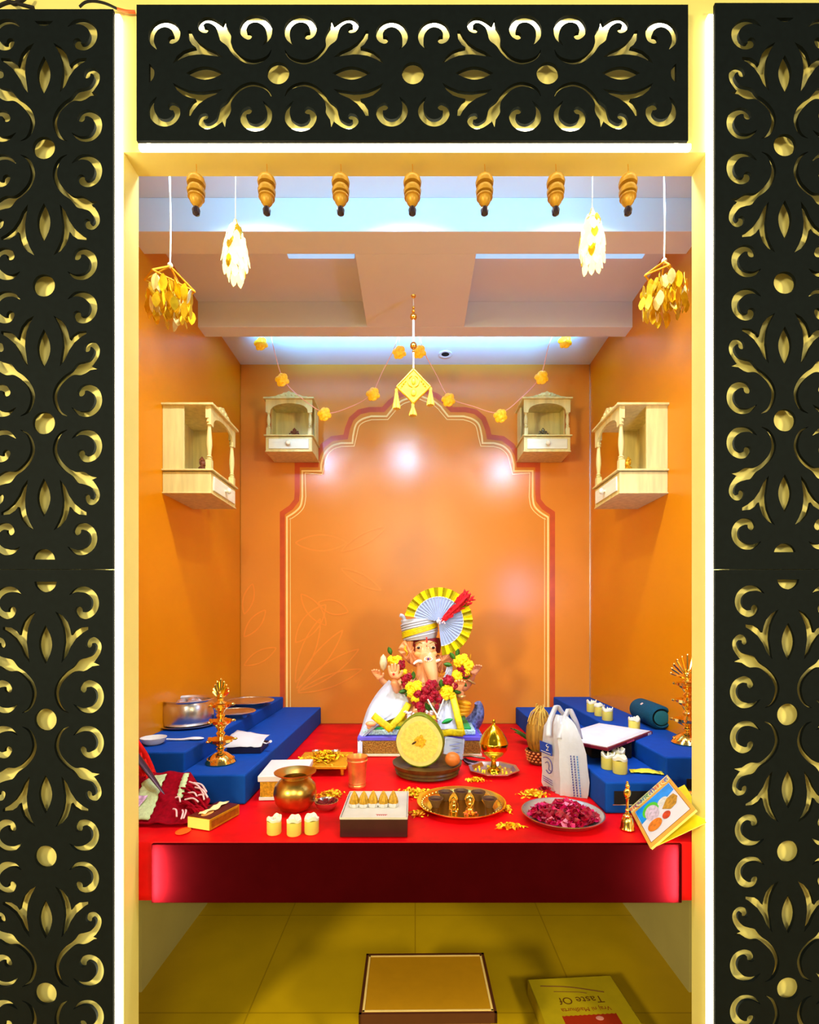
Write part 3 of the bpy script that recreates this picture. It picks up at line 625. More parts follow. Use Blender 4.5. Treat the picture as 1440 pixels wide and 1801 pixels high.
# brass lamps
def samai(px, py, h, label, fan, S=1.0):
    loc = T(px, py, h); loc.z += .001; r = D/loc.y; k = U/r*S; t = thing('brass_oil_lamp', loc, label, 'oil lamp', 'tiered brass lamps')
    MB().lathe([(25*k, 0), (26*k, 2*k), (24*k, 5*k), (20*k, 11*k), (12*k, 17*k), (8*k, 19*k), (0, 19*k)], 36).obj('base', M_GOLD, t)
    b = MB()
    for i in range(20):
        a = 2*PI*i/20; b.ball((22*k*math.cos(a), 22*k*math.sin(a), 8*k), 1.7*k, 6)
    b.obj('beading', M_GOLD, t)
    for i, (z, R) in enumerate(((37*k, 22*k), (70*k, 19*k), (99*k, 18*k))):
        zz = (18*k, 41*k, 74*k)[i]
        L = z-zz; MB().lathe([(7*k, zz), (5*k, zz+L*.2), (8*k, zz+L*.4), (5*k, zz+L*.55), (9*k, zz+L*.8), (7*k, z)], 20).obj('stem', M_GOLD, t)
        b = MB().lathe([(0, z-6*k), (R*.4, z-6*k), (R*.72, z-2*k), (R*.8, z), (R*.95, z+1*k), (R, z+6*k), (R*.93, z+6*k), (R*.7, z+3*k), (0, z+2*k)], 30)
        for j in range(5):
            a = 2*PI*j/5+.3; M_ = Matrix.Translation((R*.98*math.cos(a), R*.98*math.sin(a), z+4.5*k)) @ Matrix.Rotation(a, 4, 'Z')
            b.ball((2*k, 0, 0), (5*k, 3*k, 2.6*k), 8, M_)
        b.obj('wick_tray', M_GOLD, t)
    z = 106*k
    MB().lathe([(7*k, z-2*k), (10*k, z), (4*k, z+5*k), (6*k, z+8*k), (0, z+9*k)], 20).obj('neck', M_GOLD, t)
    f = MB(); n = 11 if fan else 9; Hh = (40 if fan else 36)*k
    for i in range(n):
        a = (i-(n-1)/2)/((n-1)/2)*(1.25 if fan else .75); L = Hh*(1-.25*abs(a)/1.25)*(1 if fan else (1-.35*abs(a)/.75))
        q = (math.sin(a)*L, 0, z+6*k+math.cos(a)*L); f.tube([(0, 0, z+5*k), ((q[0])*.5, -.001, z+5*k+(q[2]-z-5*k)*.5), q], [1.2*k, 2.2*k, 2.6*k], 7, 2); f.ball(q, 2.6*k, 8)
    f.ball((0, -2*k, z+10*k), (6*k, 4*k, 8*k), 12); f.ball((0, -4*k, z+19*k), (3*k, 3*k, 4*k), 10); f.obj('peacock_finial', M_GOLD, t)
samai(388, 1342, H1, 'tiered brass lamp with a leaf finial on the low left step', False, .99)
samai(1209, 1308, H2, 'tiered brass lamp with a fan peacock finial on the tall right step', True, 1.02)
# steel vessels on the left step
def kk(loc): return U*loc.y/D
loc = T(330, 1276, H2); k = kk(loc); loc.z += .001
t = thing('steel_plate', loc, 'steel plate lying under the round steel pot', 'plate')
MB().lathe([(0, 0), (40*k, 0), (47*k, 3*k), (49*k, 3.5*k), (49*k, 4.5*k), (46*k, 4*k), (40*k, 1.5*k), (0, 1.5*k)], 40).obj('plate_body', M_STEEL, t)
loc2 = loc+Vector((0, 0, 2.2*k)); t = thing('steel_pot', loc2, 'round open stainless steel pot on the tall left step', 'pot')
MB().lathe([(36*k, 0), (41*k, 3*k), (43*k, 10*k), (43*k, 36*k), (40*k, 41*k), (41*k, 43*k), (43.5*k, 44*k), (42*k, 45*k), (39*k, 42*k), (39*k, 12*k), (0, 10*k)], 44).obj('pot_body', M_STEEL, t)
b = MB()
for i in range(9): b.ball((random.uniform(-22, 22)*k, random.uniform(-20, 16)*k, random.uniform(34, 42)*k), (11*k, 9*k, 5*k), 8, amp=.3, rot=(random.random(), 0, random.random()*3))
o = b.obj('crumpled_foil', mat('silver_foil', (230, 224, 236), .25, .8, var=.1)); o.location = loc2; tag(o, 'crumpled silver foil packets filling the steel pot', 'foil')
for px, py, R, lb in ((440, 1243, 40, 'wide steel plate near the back wall on the tall left step'), (415, 1262, 33, 'smaller steel plate on the tall left step behind the brass lamp')):
    l = T(px, py, H2); k = kk(l); l.z += .001; t = thing('steel_plate', l, lb, 'plate', 'steel plates on the left step')
    MB().lathe([(0, 0), (R*.55*k, 0), (R*.6*k, 4*k), (R*.85*k, 9*k), (R*k, 10*k), (R*k, 11*k), (R*.82*k, 11*k), (R*.55*k, 5*k), (0, 5*k)], 40).obj('plate_body', M_STEEL, t)
    MB().lathe([(R*.97*k, 10.5*k), (R*1.02*k, 11*k), (R*.97*k, 12*k), (R*.97*k, 10.5*k)], 40).obj('rolled_rim', M_STEEL, t)
l = T(270, 1309, H2); k = kk(l); l.z += .001
o = MB().lathe([(0, 0), (12*k, 0), (17*k, 3*k), (21*k, 11*k), (21.5*k, 12*k), (20*k, 12*k), (16*k, 5*k), (0, 3*k)], 32).obj('bowl', M_WHITE); o.location = l; tag(o, 'small white bowl on the front of the tall left step', 'bowl')
l = T(318, 1303, H2); k = kk(l); l.z += .001; t = thing('serving_spoon', l, 'white plastic serving spoon lying beside the white bowl', 'spoon')
MB().tube([(-24*k, -.004, 3*k), (0, 0, 2*k), (14*k, .006, 3*k)], [2.5*k, 3*k, 4*k], 8, 3, flat=.6).obj('handle', M_WHITE, t)
MB().ball((24*k, .010, 3*k), (15*k, 7*k, 2.4*k), 14).obj('spoon_bowl', M_WHITE, t)
# dark box with white paper bag
l = T(433, 1322, H1); k = kk(l); l.z += .001; t = thing('open_box', l, 'dark blue open box with crumpled white paper on the low left step', 'box', rz=.05)
MB().box((0, .03, 5*k), (58*k, .13, 10*k)).obj('box_body', mat('navy_card', (10, 16, 60), .5), t, bevel=.001)
rows = []
for j in range(9):
    v = j/8; rows.append([(-29*k+60*k*u-(8*k*(1-v) if u < .2 else 0), -.045+.15*v, 10*k+.004+.014*math.sin(v*PI)*(.7+.3*math.sin(u*7))+random.uniform(0, .004)+.035*v*(1-u*.6)) for u in [i/10 for i in range(11)]])
pp = MB().grid(rows).obj('crumpled_paper', M_PAPER, t, solid=.001)
MB().tube([(28*k, 0, 16*k), (36*k, -.005, 14*k), (43*k, -.008, 18*k)], [3*k, 2*k, 6*k], 8, 2, flat=.4).obj('twisted_end', M_PAPER, t)
# lota, tumbler, bowls
def lathe_thing(name, px, py, h, prof, m, label, cat_, part='body', n=40, scallop=0, k_=0, group=None, extra=.0008):
    l = T(px, py, h); k = kk(l); l.z += extra; t = thing(name, l, label, cat_, group)
    MB().lathe([(a*k, b_*k) for a, b_ in prof], n, scallop=scallop, k=k_).obj(part, m, t); return t, k
t, k = lathe_thing('brass_pot', 519, 1424, 0, [(0, 0), (17, 0), (25, 3), (34, 15), (37.5, 30), (35, 43), (27, 52), (22, 56), (22, 58), (28, 61), (36, 65.5), (36.5, 67), (34, 66.5), (26, 62), (20, 58), (20, 55), (30, 44), (30, 20), (0, 14)], M_BRASSD, 'round satin brass lota pot with a flared rim at the table front', 'pot', 'pot_body')
t, k = lathe_thing('copper_tumbler', 628, 1383, 0, [(0, 0), (15, 0), (15.5, 3), (14.5, 5), (15.5, 7), (15, 9), (17, 43), (18.6, 46), (17.4, 48), (18.6, 53), (17.8, 53), (16.5, 45), (14, 6), (0, 5)], M_COPPER, 'ribbed copper tumbler standing behind the modak box', 'tumbler', 'tumbler_body')
t, k = lathe_thing('small_bowl', 574, 1423, 0, [(0, 0), (12, 0), (17, 4), (20.5, 13), (21, 14.5), (19.5, 14.5), (16, 8), (0, 6)], M_STEEL, 'small steel bowl of dark red powder beside the brass pot', 'bowl', 'bowl_body')
b = MB()
for i in range(40):
    a = random.random()*6.28; q = random.random()**.5*15*k; b.ball((q*math.cos(a), q*math.sin(a), 10*k+random.random()*4*k), random.uniform(2, 4)*k, 6, amp=.2)
b.obj('red_powder', mat('dark_red_powder', (110, 6, 10), .8, var=.4), t)['kind'] = 'stuff'
# gift box behind the pot
g = thing('gift_box', (-135*U, D/1.67, TZ+.001), 'gold box with a white lid behind the brass pot', 'box', rz=.06)
MB().box((0, 0, 9.5*U), (42*U, .20, 19*U)).obj('box_body', mat('gold_weave', (196, 150, 30), .5, .2, var=.4, scale=120), g, smooth=False)
MB().box((0, 0, 21.5*U), (46*U, .215, 6*U)).obj('lid', M_WHITE, g, bevel=.003)
MB().box((0, 0, 1.5*U), (44*U, .208, 3*U)).obj('base_trim', M_WHITE, g, bevel=.001)
# low stool with marigolds
hx = 11.5*U
st = thing('low_wooden_stool', (-110*U, (D/1.52+D/1.385)/2, TZ+.0008), 'low gold wooden stool with marigold petals behind the copper tumbler', 'stool')
sw = 62*U; sd = D/1.385-D/1.52+.03
MB().box((0, 0, hx-.006), (sw, sd, .012)).obj('seat', M_GOLDP, st, bevel=.002)
for a in (-1, 1):
    for c in (-1, 1): MB().lathe([(.006, 0), (.008, .006), (.006, .012), (.009, hx-.012)], 12, (a*(sw/2-.02), c*(sd/2-.02), 0)).obj('leg', M_GOLDP, st)
def petals(center, rx, ry, n, m, name, label, cat_='flower petals', hmax=.012, s=.008, group=None):
    b = MB()
    for i in range(n):
        a = random.random()*6.283; q = abs(random.gauss(0, .5)); q = min(q, 1.3)
        x, y = rx*q*math.cos(a), ry*q*math.sin(a); z = .0015+random.random()*hmax*max(0, 1-q*q)
        M_ = Matrix.Translation((x, y, z)) @ Euler((random.uniform(-.7, .7), random.uniform(-.7, .7), random.uniform(0, 6.28))).to_matrix().to_4x4()
        w_ = s*random.uniform(.6, 1.2)
        if isinstance(m, (list, tuple)): b.cur = random.randrange(len(m))
        b.add([(-w_, 0, 0), (-w_*.4, w_*.5, .001), (w_*.5, w_*.45, .0025), (w_, 0, .001), (w_*.5, -w_*.45, .0025), (-w_*.4, -w_*.5, .001)], [(0, 1, 2, 3, 4, 5)], M_)
    o = b.obj(name, m, smooth=False); o.location = center
    return tag(o, label, cat_, group, 'stuff')
MG = [M_PETALY, M_PETALO]
petals(Vector(st.location)+Vector((0, 0, hx+.001)), sw*.40, sd*.40, 420, MG, 'marigold_petals', 'marigold petals heaped on the low gold stool', hmax=.03, s=.011)
for dx, m_, lb in ((-.035, M_STEEL, 'small silver cup left among the marigolds on the low stool'), (.05, M_STEEL, 'small silver cup right among the marigolds on the low stool')):
    o = MB().lathe([(0, 0), (.012, 0), (.016, .004), (.020, .014), (.019, .014), (.013, .006), (0, .004)], 24).obj('silver_cup', m_); o.location = Vector(st.location)+Vector((dx, 0, hx+.022)); tag(o, lb, 'cup', 'silver cups on the low stool')
for px, py, rx, ry, n, lb in ((580, 1400, .055, .05, 240, 'scattered marigold petals behind the small red powder bowl'), (729, 1397, .055, .055, 300, 'scattered marigold petals left of the brass plate, behind the modak box'), (733, 1434, .03, .025, 70, 'few marigold petals right of the modak box'),
                              (836, 1374, .055, .02, 110, 'thin line of marigold petals in front of the silver tray'), (897, 1456, .055, .022, 120, 'marigold petals at the table edge right of the brass plate'), (938, 1398, .05, .045, 240, 'marigold petals heaped before the white bag'), (890, 1426, .03, .03, 50, 'sparse marigold petals between the brass plate and the rose plate')):
    l = T(px, py); l.z += .001; petals(l, rx, ry, n, MG, 'marigold_petals', lb, group='marigold petals on the cloth')
l = T(958, 1394); l.z += .008; petals(l, .03, .03, 60, M_ROSE, 'rose_petals', 'dark red petals on the marigolds before the white bag')
# modak box
bx = thing('sweet_box', ((-62-6.5)/2*U, (D/2.136+D/1.85)/2, TZ+.001), 'dark maroon sweet box with white lid tray at the front centre', 'box')
bw = 55.5*U; bd = D/1.85-D/2.136; bh = 15*U
MB().box((0, 0, bh/2), (bw, bd, bh)).obj('box_body', M_MAROON, bx, bevel=.0015)
b = MB().box((0, 0, bh+.0012), (bw-.006, bd-.006, .002)); b.obj('white_top', mat('grey_white_card', (196, 190, 178), .5), bx, smooth=False)
b = MB()
for sx, sy, wx, wy in ((0, -1, bw, .0025), (0, 1, bw, .0025), (-1, 0, .0025, bd), (1, 0, .0025, bd)): b.box((sx*bw/2, sy*bd/2, bh+.002), (wx, wy, .006))
b.obj('rim', mat('light_grey_card', (200, 196, 186), .5), bx, smooth=False)
b = MB(); 
for i in range(5): b.box((.022+i*.006-.012, -bd/2+.022, bh+.0026), (.004, .004, .0006))
b.box((.022, -bd/2+.028, bh+.0026), (.034, .0015, .0006)); b.obj('red_print', mat('red_ink', (170, 20, 40), .5), bx, smooth=False)
M_MOD = mat('golden_green_sweet', (186, 140, 30), .45, var=.35, scale=120, bump=.5)
pos = ['leftmost', 'second from left', 'middle', 'second from right', 'rightmost']; m0 = None
for i, px in enumerate((623, 639, 656, 674, 691)):
    l = T(px, 1419, bh+.0022); lb = pos[i]+' of the five peaked modak sweets on the sweet box'
    if m0 is None:
        m0 = thing('modak', l, lb, 'sweet', 'modak sweets in a row'); kq = .0019
        MB().lathe([(0, 0), (7*kq, 0), (9*kq, 4*kq), (9.5*kq, 7*kq), (8*kq, 6*kq), (0, 5*kq)], 20, scallop=.06, k=10).obj('paper_cup', M_PAPER, m0)
        MB().lathe([(0, 4*kq), (7*kq, 4*kq), (8*kq, 9*kq), (6.5*kq, 15*kq), (3.5*kq, 22*kq), (1.2*kq, 26*kq), (0, 27*kq)], 32, scallop=.12, k=9).obj('sweet_body', M_MOD, m0)
    else: o = dup(m0, l, lb); o.rotation_euler = (random.uniform(-.05, .05), random.uniform(-.08, .08), i)
# pomelo on its dish
l = Vector(((751-730)/1.5*U, D/1.5, TZ+.0008)); k = U/1.5
t = thing('wooden_dish', l, 'dark brown round grooved dish carrying the cut pomelo', 'dish')
MB().lathe([(0, 0), (50*k, 0), (55*k, 3*k), (53*k, 6*k), (57*k, 9*k), (55*k, 12*k), (60*k, 17*k), (61*k, 21*k), (59*k, 21*k), (50*k, 14*k), (0, 12*k)], 56).obj('dish_body', mat('dark_lacquered_wood', (84, 56, 20), .35, var=.35, scale=30), t)
zt = l.z+13*k
pm = thing('pomelo', (l.x-12*k, l.y-.0*k, zt), 'big green pomelo cut open, pale face to the front', 'pomelo', rz=-.18)
n = 40; mm = 26; R = 44*k; cut = 10*k; vs = []; fs = []; ring = []
def prad(th):   # pear outline
    return R*(1-.20*max(0, math.cos(th))**1.2)
for j in range(mm+1):
    th = PI*j/mm
    for i in range(n):
        a = 2*PI*i/n; rr = prad(th); x, y, z = rr*math.sin(th)*math.cos(a)*.98, rr*math.sin(th)*math.sin(a), R*1.02+R*1.04*math.cos(th)*(1 if th > PI/2 else 1.08)
        vs.append((x, max(y, -cut), z))
for j in range(mm):
    for i in range(n): q = (i+1) % n; fs.append((j*n+i, (j+1)*n+i, (j+1)*n+q, j*n+q))
MB().add(vs, fs).obj('green_rind', mat('pomelo_green_rind', (104, 116, 6), .45, var=.18, scale=60, bump=.3), pm)
def face(f_, m_, name, y, dx=0, wob=0, th=.0012):
    pts = []
    for i in range(48):
        t_ = 2*PI*i/48; c, s_ = math.cos(t_), math.sin(t_)
        ss = s_; wd = math.sqrt(max(0, (R*.985)**2-cut**2)); hgt = wd*1.06
        pts.append((dx+wd*f_*c*(1-.20*max(0, s_)**1.2)*(1+wob*math.sin(7*t_)), R*1.04+hgt*f_*s_*(1+wob*math.cos(5*t_))))
    return MB().prism(pts, th, Matrix.Translation((0, y, 0))).obj(name, m_, pm, smooth=False)
face(.97, mat('pomelo_pith', (214, 196, 110), .5, var=.10, scale=40, bump=.3), 'pith', -cut-.0008)
face(.80, mat('pomelo_flesh', (222, 198, 92), .45, var=.16, scale=70, bump=.4), 'flesh', -cut-.0016, wob=.02)
face(.24, mat('pomelo_core', (216, 160, 20), .5, var=.4, scale=120, bump=.6), 'core', -cut-.0024, dx=.004, wob=.15)
b = MB(); 
for i in range(22):
    a = 2*PI*i/22; q0, q1 = 10*k, 29*k; b.tube([(q0*math.cos(a)*.9, -cut-.0022, R*1.04+q0*math.sin(a)), (q1*math.cos(a)*.9, -cut-.0022, R*1.04+q1*math.sin(a))], .0006, 5)
b.obj('segment_lines', mat('pomelo_pith', (0, 0, 0)), pm)
MB().ball((-9*k, -cut-.003, R*1.04-3*k), (5*k, .002, 1.8*k), 8, rot=(0, -.6, 0)).obj('seed', M_DARKBR, pm)
o = MB().ball((0, 0, 12.5*k), (13.5*k, 13*k, 12.5*k), 20).obj('orange_fruit', mat('orange_brown_fruit', (204, 108, 40), .4, var=.1, scale=30)); o.location = (l.x+44*k, l.y-8*k, zt+1.5*k); tag(o, 'small round orange fruit on the dish right of the pomelo', 'fruit')
# clear packet and black-handled scoop behind
l = T(800, 1337); k = kk(l); l.z += .002
t = thing('clear_packet', l, 'clear plastic packet standing between pomelo and brass urn', 'packet')
MB().box((-2*k, 0, 20*k), (36*k, .012, 36*k), rot=(-.35, .18, .1)).obj('packet_body', mat('pale_clear_plastic', (206, 220, 236), .15, var=.1, trans=.5), t, bevel=.003)
b = MB(); b.tube([(-19*k, -.012, 4*k), (-17*k, .0, 37*k), (15*k, .0, 37*k), (13*k, -.012, 4*k), (-19*k, -.012, 4*k)], .0016, 6); b.obj('seam', M_WHITE, t)
b = MB(); 
for z in (12, 19, 26): b.tube([(-10*k, -.016+z*.0004, z*k), (8*k, -.016+z*.0004, (z+3)*k)], .0012, 6)
b.obj('blue_print', mat('pale_blue_ink', (110, 130, 220), .5), t)
l = T(838, 1345); k = kk(l); l.z += .004
t = thing('metal_scoop', l, 'dark rounded metal scoop lying behind the silver tray', 'scoop')
MB().tube([(-22*k, .01, 8*k), (-14*k, 0, 3*k), (6*k, -.008, 2*k), (20*k, -.01, 2*k)], [5*k, 7*k, 5*k, 3*k], 10, 3, flat=.55).obj('scoop_body', mat('dark_steel', (60, 44, 50), .2, .9), t)
MB().tube([(-24*k, .012, 13*k), (-8*k, .02, 12*k), (16*k, .014, 8*k)], [3*k, 2.6*k, 2*k], 8, 3).obj('pale_edge', M_STEEL, t)
# urn on octagonal tray
l = T(868, 1358); k = kk(l); l.z += .0008
t = thing('silver_tray', l, 'octagonal silver tray under the brass urn', 'tray')
MB().lathe([(0, 0), (34*k, 0), (40*k, 5*k), (46*k, 6*k), (46*k, 7.5*k), (40*k, 7*k), (34*k, 2*k), (0, 2*k)], 8, M=Matrix.Rotation(PI/8, 4, 'Z')).obj('tray_body', M_STEEL, t, smooth=False, bevel=.0006)
l2 = l+Vector((0, 0, 2*k+.0005)); t = thing('brass_urn', l2, 'lidded brass urn on a slim foot standing in the silver tray', 'urn')
MB().lathe([(0, 0), (13*k, 0), (12*k, 3*k), (6*k, 7*k), (4.5*k, 14*k), (5*k, 20*k), (8*k, 23*k), (16*k, 28*k), (23*k, 37*k), (25*k, 45*k), (25*k, 47*k), (0, 47*k)], 44).obj('bowl', mat('yellow_brass', (236, 196, 40), .16, 1., var=.05), t)
MB().lathe([(0, 47*k), (25.5*k, 47*k), (25.5*k, 49*k), (24.5*k, 50*k), (22*k, 58*k), (16*k, 68*k), (9*k, 76*k), (4*k, 80*k), (2.2*k, 84*k), (3*k, 87*k), (2*k, 90*k), (0, 91*k)], 44).obj('lid', MATS['yellow_brass'], t)
b = MB()
for i in range(26):
    a = random.random()*6.28; q = (16+random.random()*16)*k; b.ball((q*math.cos(a), q*math.sin(a), 3.4*k), 1.8*k, 5)
o = b.obj('rice_grains', M_PETALY); o.location = l; tag(o, 'grains and yellow crumbs in the silver tray', 'grains', kind='stuff')
# thali
l = T(811, 1419); k = kk(l); l.z += .0008
t = thing('brass_plate', l, 'large engraved brass plate with clay cups and tiny idols', 'plate')
MB().lathe([(0, 0), (58*k, 0), (66*k, 3*k), (76*k, 9*k), (78*k, 9.5*k), (78*k, 11*k), (76*k, 11*k), (66*k, 5*k), (58*k, 2*k), (0, 2*k)], 64).obj('plate_body', M_BRASS, t)
b = MB()
for i in range(48):
    a = 2*PI*i/48; b.ball((69*k*math.cos(a), 69*k*math.sin(a), 6.8*k), 1.6*k, 6)
b.obj('engraved_dots', M_GOLD, t)
M_CLAY = mat('dark_clay', (84, 56, 36), .55, var=.2, scale=50)
cups = ((766, 1420), (783, 1408), (811, 1406), (841, 1408), (860, 1420)); cn = ['leftmost clay cup', 'clay cup left behind the tiny idols', 'clay cup at the back centre', 'clay cup right behind the tiny idols', 'rightmost clay cup']
q0 = None
for (px, py), lb in zip(cups, cn):
    ll = T(px, py, 2*k); ll.z += .0012; lb = 'dark '+lb+' of the five on the brass plate'
    if q0 is None:
        q0 = thing('clay_cup', ll, lb, 'cup', 'clay cups on the brass plate')
        MB().lathe([(0, 0), (6*k, 0), (6.5*k, 2*k), (9*k, 8*k), (13*k, 14*k), (13.4*k, 15.5*k), (12*k, 15.5*k), (8*k, 9*k), (0, 8*k)], 28, scallop=.03, k=7).obj('cup_body', M_CLAY, q0)
        MB().lathe([(0, 12.5*k), (9*k, 12*k), (10.5*k, 11*k), (0, 9*k)], 20).obj('dark_filling', mat('dark_maroon_filling', (50, 12, 10), .6, var=.5, scale=100), q0)
    else: dup(q0, ll, lb).rotation_euler = (0, 0, random.random()*6)
for px, py, s_, lb in ((798, 1428, .95, 'tiny golden idol with an arched back on the brass plate'), (826, 1425, .85, 'tiny golden round idol beside the arched one on the brass plate')):
    ll = T(px, py, 2*k); ll.z += .001; tt = thing('tiny_idol', ll, lb, 'idol', 'tiny golden idols on the brass plate')
    MB().lathe([(0, 0), (7*k*s_, 0), (8*k*s_, 2*k), (6*k, 4*k), (0, 5*k)], 16).obj('base', M_GOLD, tt)
    b = MB().ball((0, 0, 9*k), (5*k*s_, 4*k, 6*k), 12); b.ball((0, -1*k, 16*k), (3.4*k, 3*k, 3.6*k), 10); b.obj('figure', M_GOLD, tt)
    if px == 798: MB().tube([(-7*k, 2*k, 3*k), (-6*k, 2*k, 14*k), (0, 2*k, 24*k), (6*k, 2*k, 14*k), (7*k, 2*k, 3*k)], 1.2*k, 7, 4).obj('arched_back', M_GOLD, tt)
    else: MB().ball((0, 2*k, 14*k), (7*k, 1.5*k, 10*k), 14).obj('round_back', M_GOLD, tt)
l3 = T(826, 1433, 2*k); l3.z += .001
o = petals(l3, .024, .012, 60, [M_PETALO, mat('pink_petal', (240, 120, 90), .5)], 'orange_petals', 'orange and pink petals at the front of the brass plate')
# rose plate
l = T(989, 1441); k = kk(l); l.z += .0008
t = thing('steel_thali', l, 'round steel plate full of crimson rose petals at the right front', 'plate')
MB().lathe([(0, 0), (52*k, 0), (60*k, 3*k), (68*k, 11*k), (71*k, 12*k), (71*k, 13.5*k), (68*k, 13*k), (58*k, 5*k), (50*k, 2*k), (0, 2*k)], 60).obj('plate_body', M_STEEL, t)
MB().lathe([(0, 2.4*k), (30*k, 2.4*k), (30*k, 4*k), (0, 4*k)], 24, (0, 22*k, 0)).obj('white_paper', M_PAPER, t)
b = MB()
M_RP = [M_ROSE, mat('magenta_petal', (196, 10, 90), .45, var=.3, scale=50), mat('pale_pink_petal', (226, 120, 160), .5)]
for i in range(520):
    a = random.random()*6.283; q = random.random()**.6; x, y = 56*k*q*math.cos(a), 50*k*q*math.sin(a)-3*k
    if abs(x+8*k) < 14*k and y > 20*k: continue
    z = 8*k+random.random()*20*k*(1-q*q)
    M_ = Matrix.Translation((x, y, z)) @ Euler((random.uniform(-.9, .9), random.uniform(-.9, .9), random.uniform(0, 6.28))).to_matrix().to_4x4()
    w_ = random.uniform(.008, .016); b.cur = random.choice((0, 0, 0, 1, 1, 2) if i % 3 == 0 else (0, 1, 0))
    g = 5; vs = [(w_*(u/2-1), w_*(v/2-1)*.8, .004*((u-2)**2+(v-2)**2)/8*(w_/.01)) for u in range(g) for v in range(g) if True]
    vs = [(x_*(1-.25*abs(y_)/w_), y_, z_) for x_, y_, z_ in vs]
    b.add(vs, [(u*g+v, u*g+v+1, (u+1)*g+v+1, (u+1)*g+v) for u in range(g-1) for v in range(g-1)], M_)
o = b.obj('rose_petals', M_RP); o.location = l; tag(o, 'crimson and magenta rose petals heaped in the steel plate', 'flower petals', kind='stuff')
# coconut in basket
l = T(949, 1342); k = kk(l); l.z += .0008
t = thing('cane_basket', l, 'small woven cane basket under the coconut, beside the white bag', 'basket')
b = MB().lathe([(0, 0), (17*k, 0), (20*k, 6*k), (23*k, 22*k), (24*k, 24*k), (21*k, 24*k), (18*k, 8*k), (0, 4*k)], 28); b.obj('basket_body', mat('brown_cane', (96, 44, 18), .6, var=.5, scale=140, bump=.6), t)
b = MB()
for j in range(4):
    for i in range(18):
        a = 2*PI*(i+.5*(j % 2))/18; R_ = (20+j)*k; b.ball((R_*math.cos(a)*1.02, R_*math.sin(a)*1.02, (6+j*5)*k), (2.6*k, 2.6*k, 1.8*k), 6)
b.obj('weave_strands', mat('light_cane', (206, 128, 66), .5, var=.3), t)
l2 = l+Vector((0, 0, 16*k)); t = thing('coconut', l2, 'husked brown coconut with a fibre tuft standing in the basket', 'coconut')
M_COCO = mat('coconut_husk', (150, 106, 24), .7, var=.5, scale=10, stretch=(9, 9, .8), bump=1.)
MB().lathe([(0, 0), (12*k, 2*k), (20*k, 11*k), (24*k, 28*k), (23*k, 46*k), (17*k, 62*k), (9*k, 73*k), (4*k, 80*k), (0, 82*k)], 32, scallop=.05, k=5).obj('husk', M_COCO, t)
b = MB()
for i in range(46):
    a = random.random()*6.28; r0 = random.uniform(15, 23)*k; z0_ = random.uniform(30, 58)*k; b.tube([(r0*math.cos(a), r0*math.sin(a), z0_), (r0*.72*math.cos(a), r0*.72*math.sin(a), z0_+20*k if z0_ < 50*k else 72*k), (6*k*math.cos(a+.5), 6*k*math.sin(a+.5), random.uniform(76, 88)*k)], .7*k, 5, 2)
b.obj('fibre_tuft', mat('straw_fibre', (206, 168, 70), .7, var=.3), t)
l = T(922, 1312); k = kk(l); t = thing('mango_leaves', l+Vector((0, 0, .002)), 'green mango leaves lying left of the coconut', 'leaves')
for i in range(5):
    a = 1.9+i*.22; q = (.13+.02*(i % 2)); M_ = Matrix.Rotation(a, 4, 'Z') @ Matrix.Rotation(-.15-.12*i, 4, 'Y')
    b = MB(); rows = []
    for u in range(9): tt = u/8; wv = .016*math.sin(PI*tt)**.8; rows.append([(q*tt, -wv, .01*math.sin(PI*tt)+.004), (q*tt, 0, .01*math.sin(PI*tt)), (q*tt, wv, .01*math.sin(PI*tt)+.004)])
    b.grid(rows, M_).obj('leaf', M_GREEN, t, loc=(.05, 0, .0), solid=.0008)
# white plastic bag
Lc, Fc, Rc = T(953, 1383), T(985, 1400), T(1036, 1406); Bc = Lc+Rc-Fc
base = Vector((Fc.x, Fc.y, TZ+.001)); t = thing('carrier_bag', base, 'white plastic carrier bag with a blue printed patch', 'bag')
cs = [c-Vector((Fc.x, Fc.y, TZ)) for c in (Lc, Fc, Rc, Bc)]; cen = sum(cs, Vector())/4
kb = U/1.70; rows = []
def bagring(z, s, tw=0, sx=0):
    out = []
    for e in range(4):
        a, c = cs[e], cs[(e+1) % 4]
        for q in range(8):
            p = a.lerp(c, q/8); v = (p-cen)*s; wob = .0035*math.sin(q*2.3+z*60+e*1.7)+random.uniform(-.0012, .0012); nn = v.normalized()*wob
            out.append((cen.x+v.x+nn.x+sx, cen.y+v.y+nn.y, z))
    return out
lev = [(0, .93, 0), (.015, 1.0, 0), (.06, 1.0, -.001), (.11, .98, -.003), (.16, .93, -.006), (.20, .86, -.010), (.238, .74, -.012), (.262, .58, -.014), (.278, .40, -.015), (.290, .22, -.015)]
R_ = [bagring(z, s_, 0, sx) for z, s_, sx in lev]; b = MB(); vs = [p for r_ in R_ for p in r_]; fs = []
for j in range(len(R_)-1):
    for i in range(32): q = (i+1) % 32; fs.append((j*32+i, j*32+q, (j+1)*32+q, (j+1)*32+i))
fs.append(tuple(reversed(range(32)))); M_BAG = mat('white_bag_plastic', (200, 204, 220), .3, var=.05, scale=25, bump=.5, trans=.12, spec=.5)
b.add(vs, fs).obj('bag_body', M_BAG, t)
def rel(px, py, r_): return P(px, py, r_)-base
def strap(pts, w_): 
    b = MB(); rows = []
    for p in cat([tuple(rel(*q)) for q in pts], 5): rows.append([(p[0]-w_/2, p[1], p[2]), (p[0], p[1]-.003, p[2]+.002), (p[0]+w_/2, p[1], p[2])])
    b.grid(rows); return b
strap([(964, 1296, 1.70), (966, 1270, 1.69), (973, 1252, 1.68), (979, 1241, 1.68), (986, 1250, 1.67), (996, 1262, 1.66)], .020).obj('handle', M_BAG, t, solid=.002)
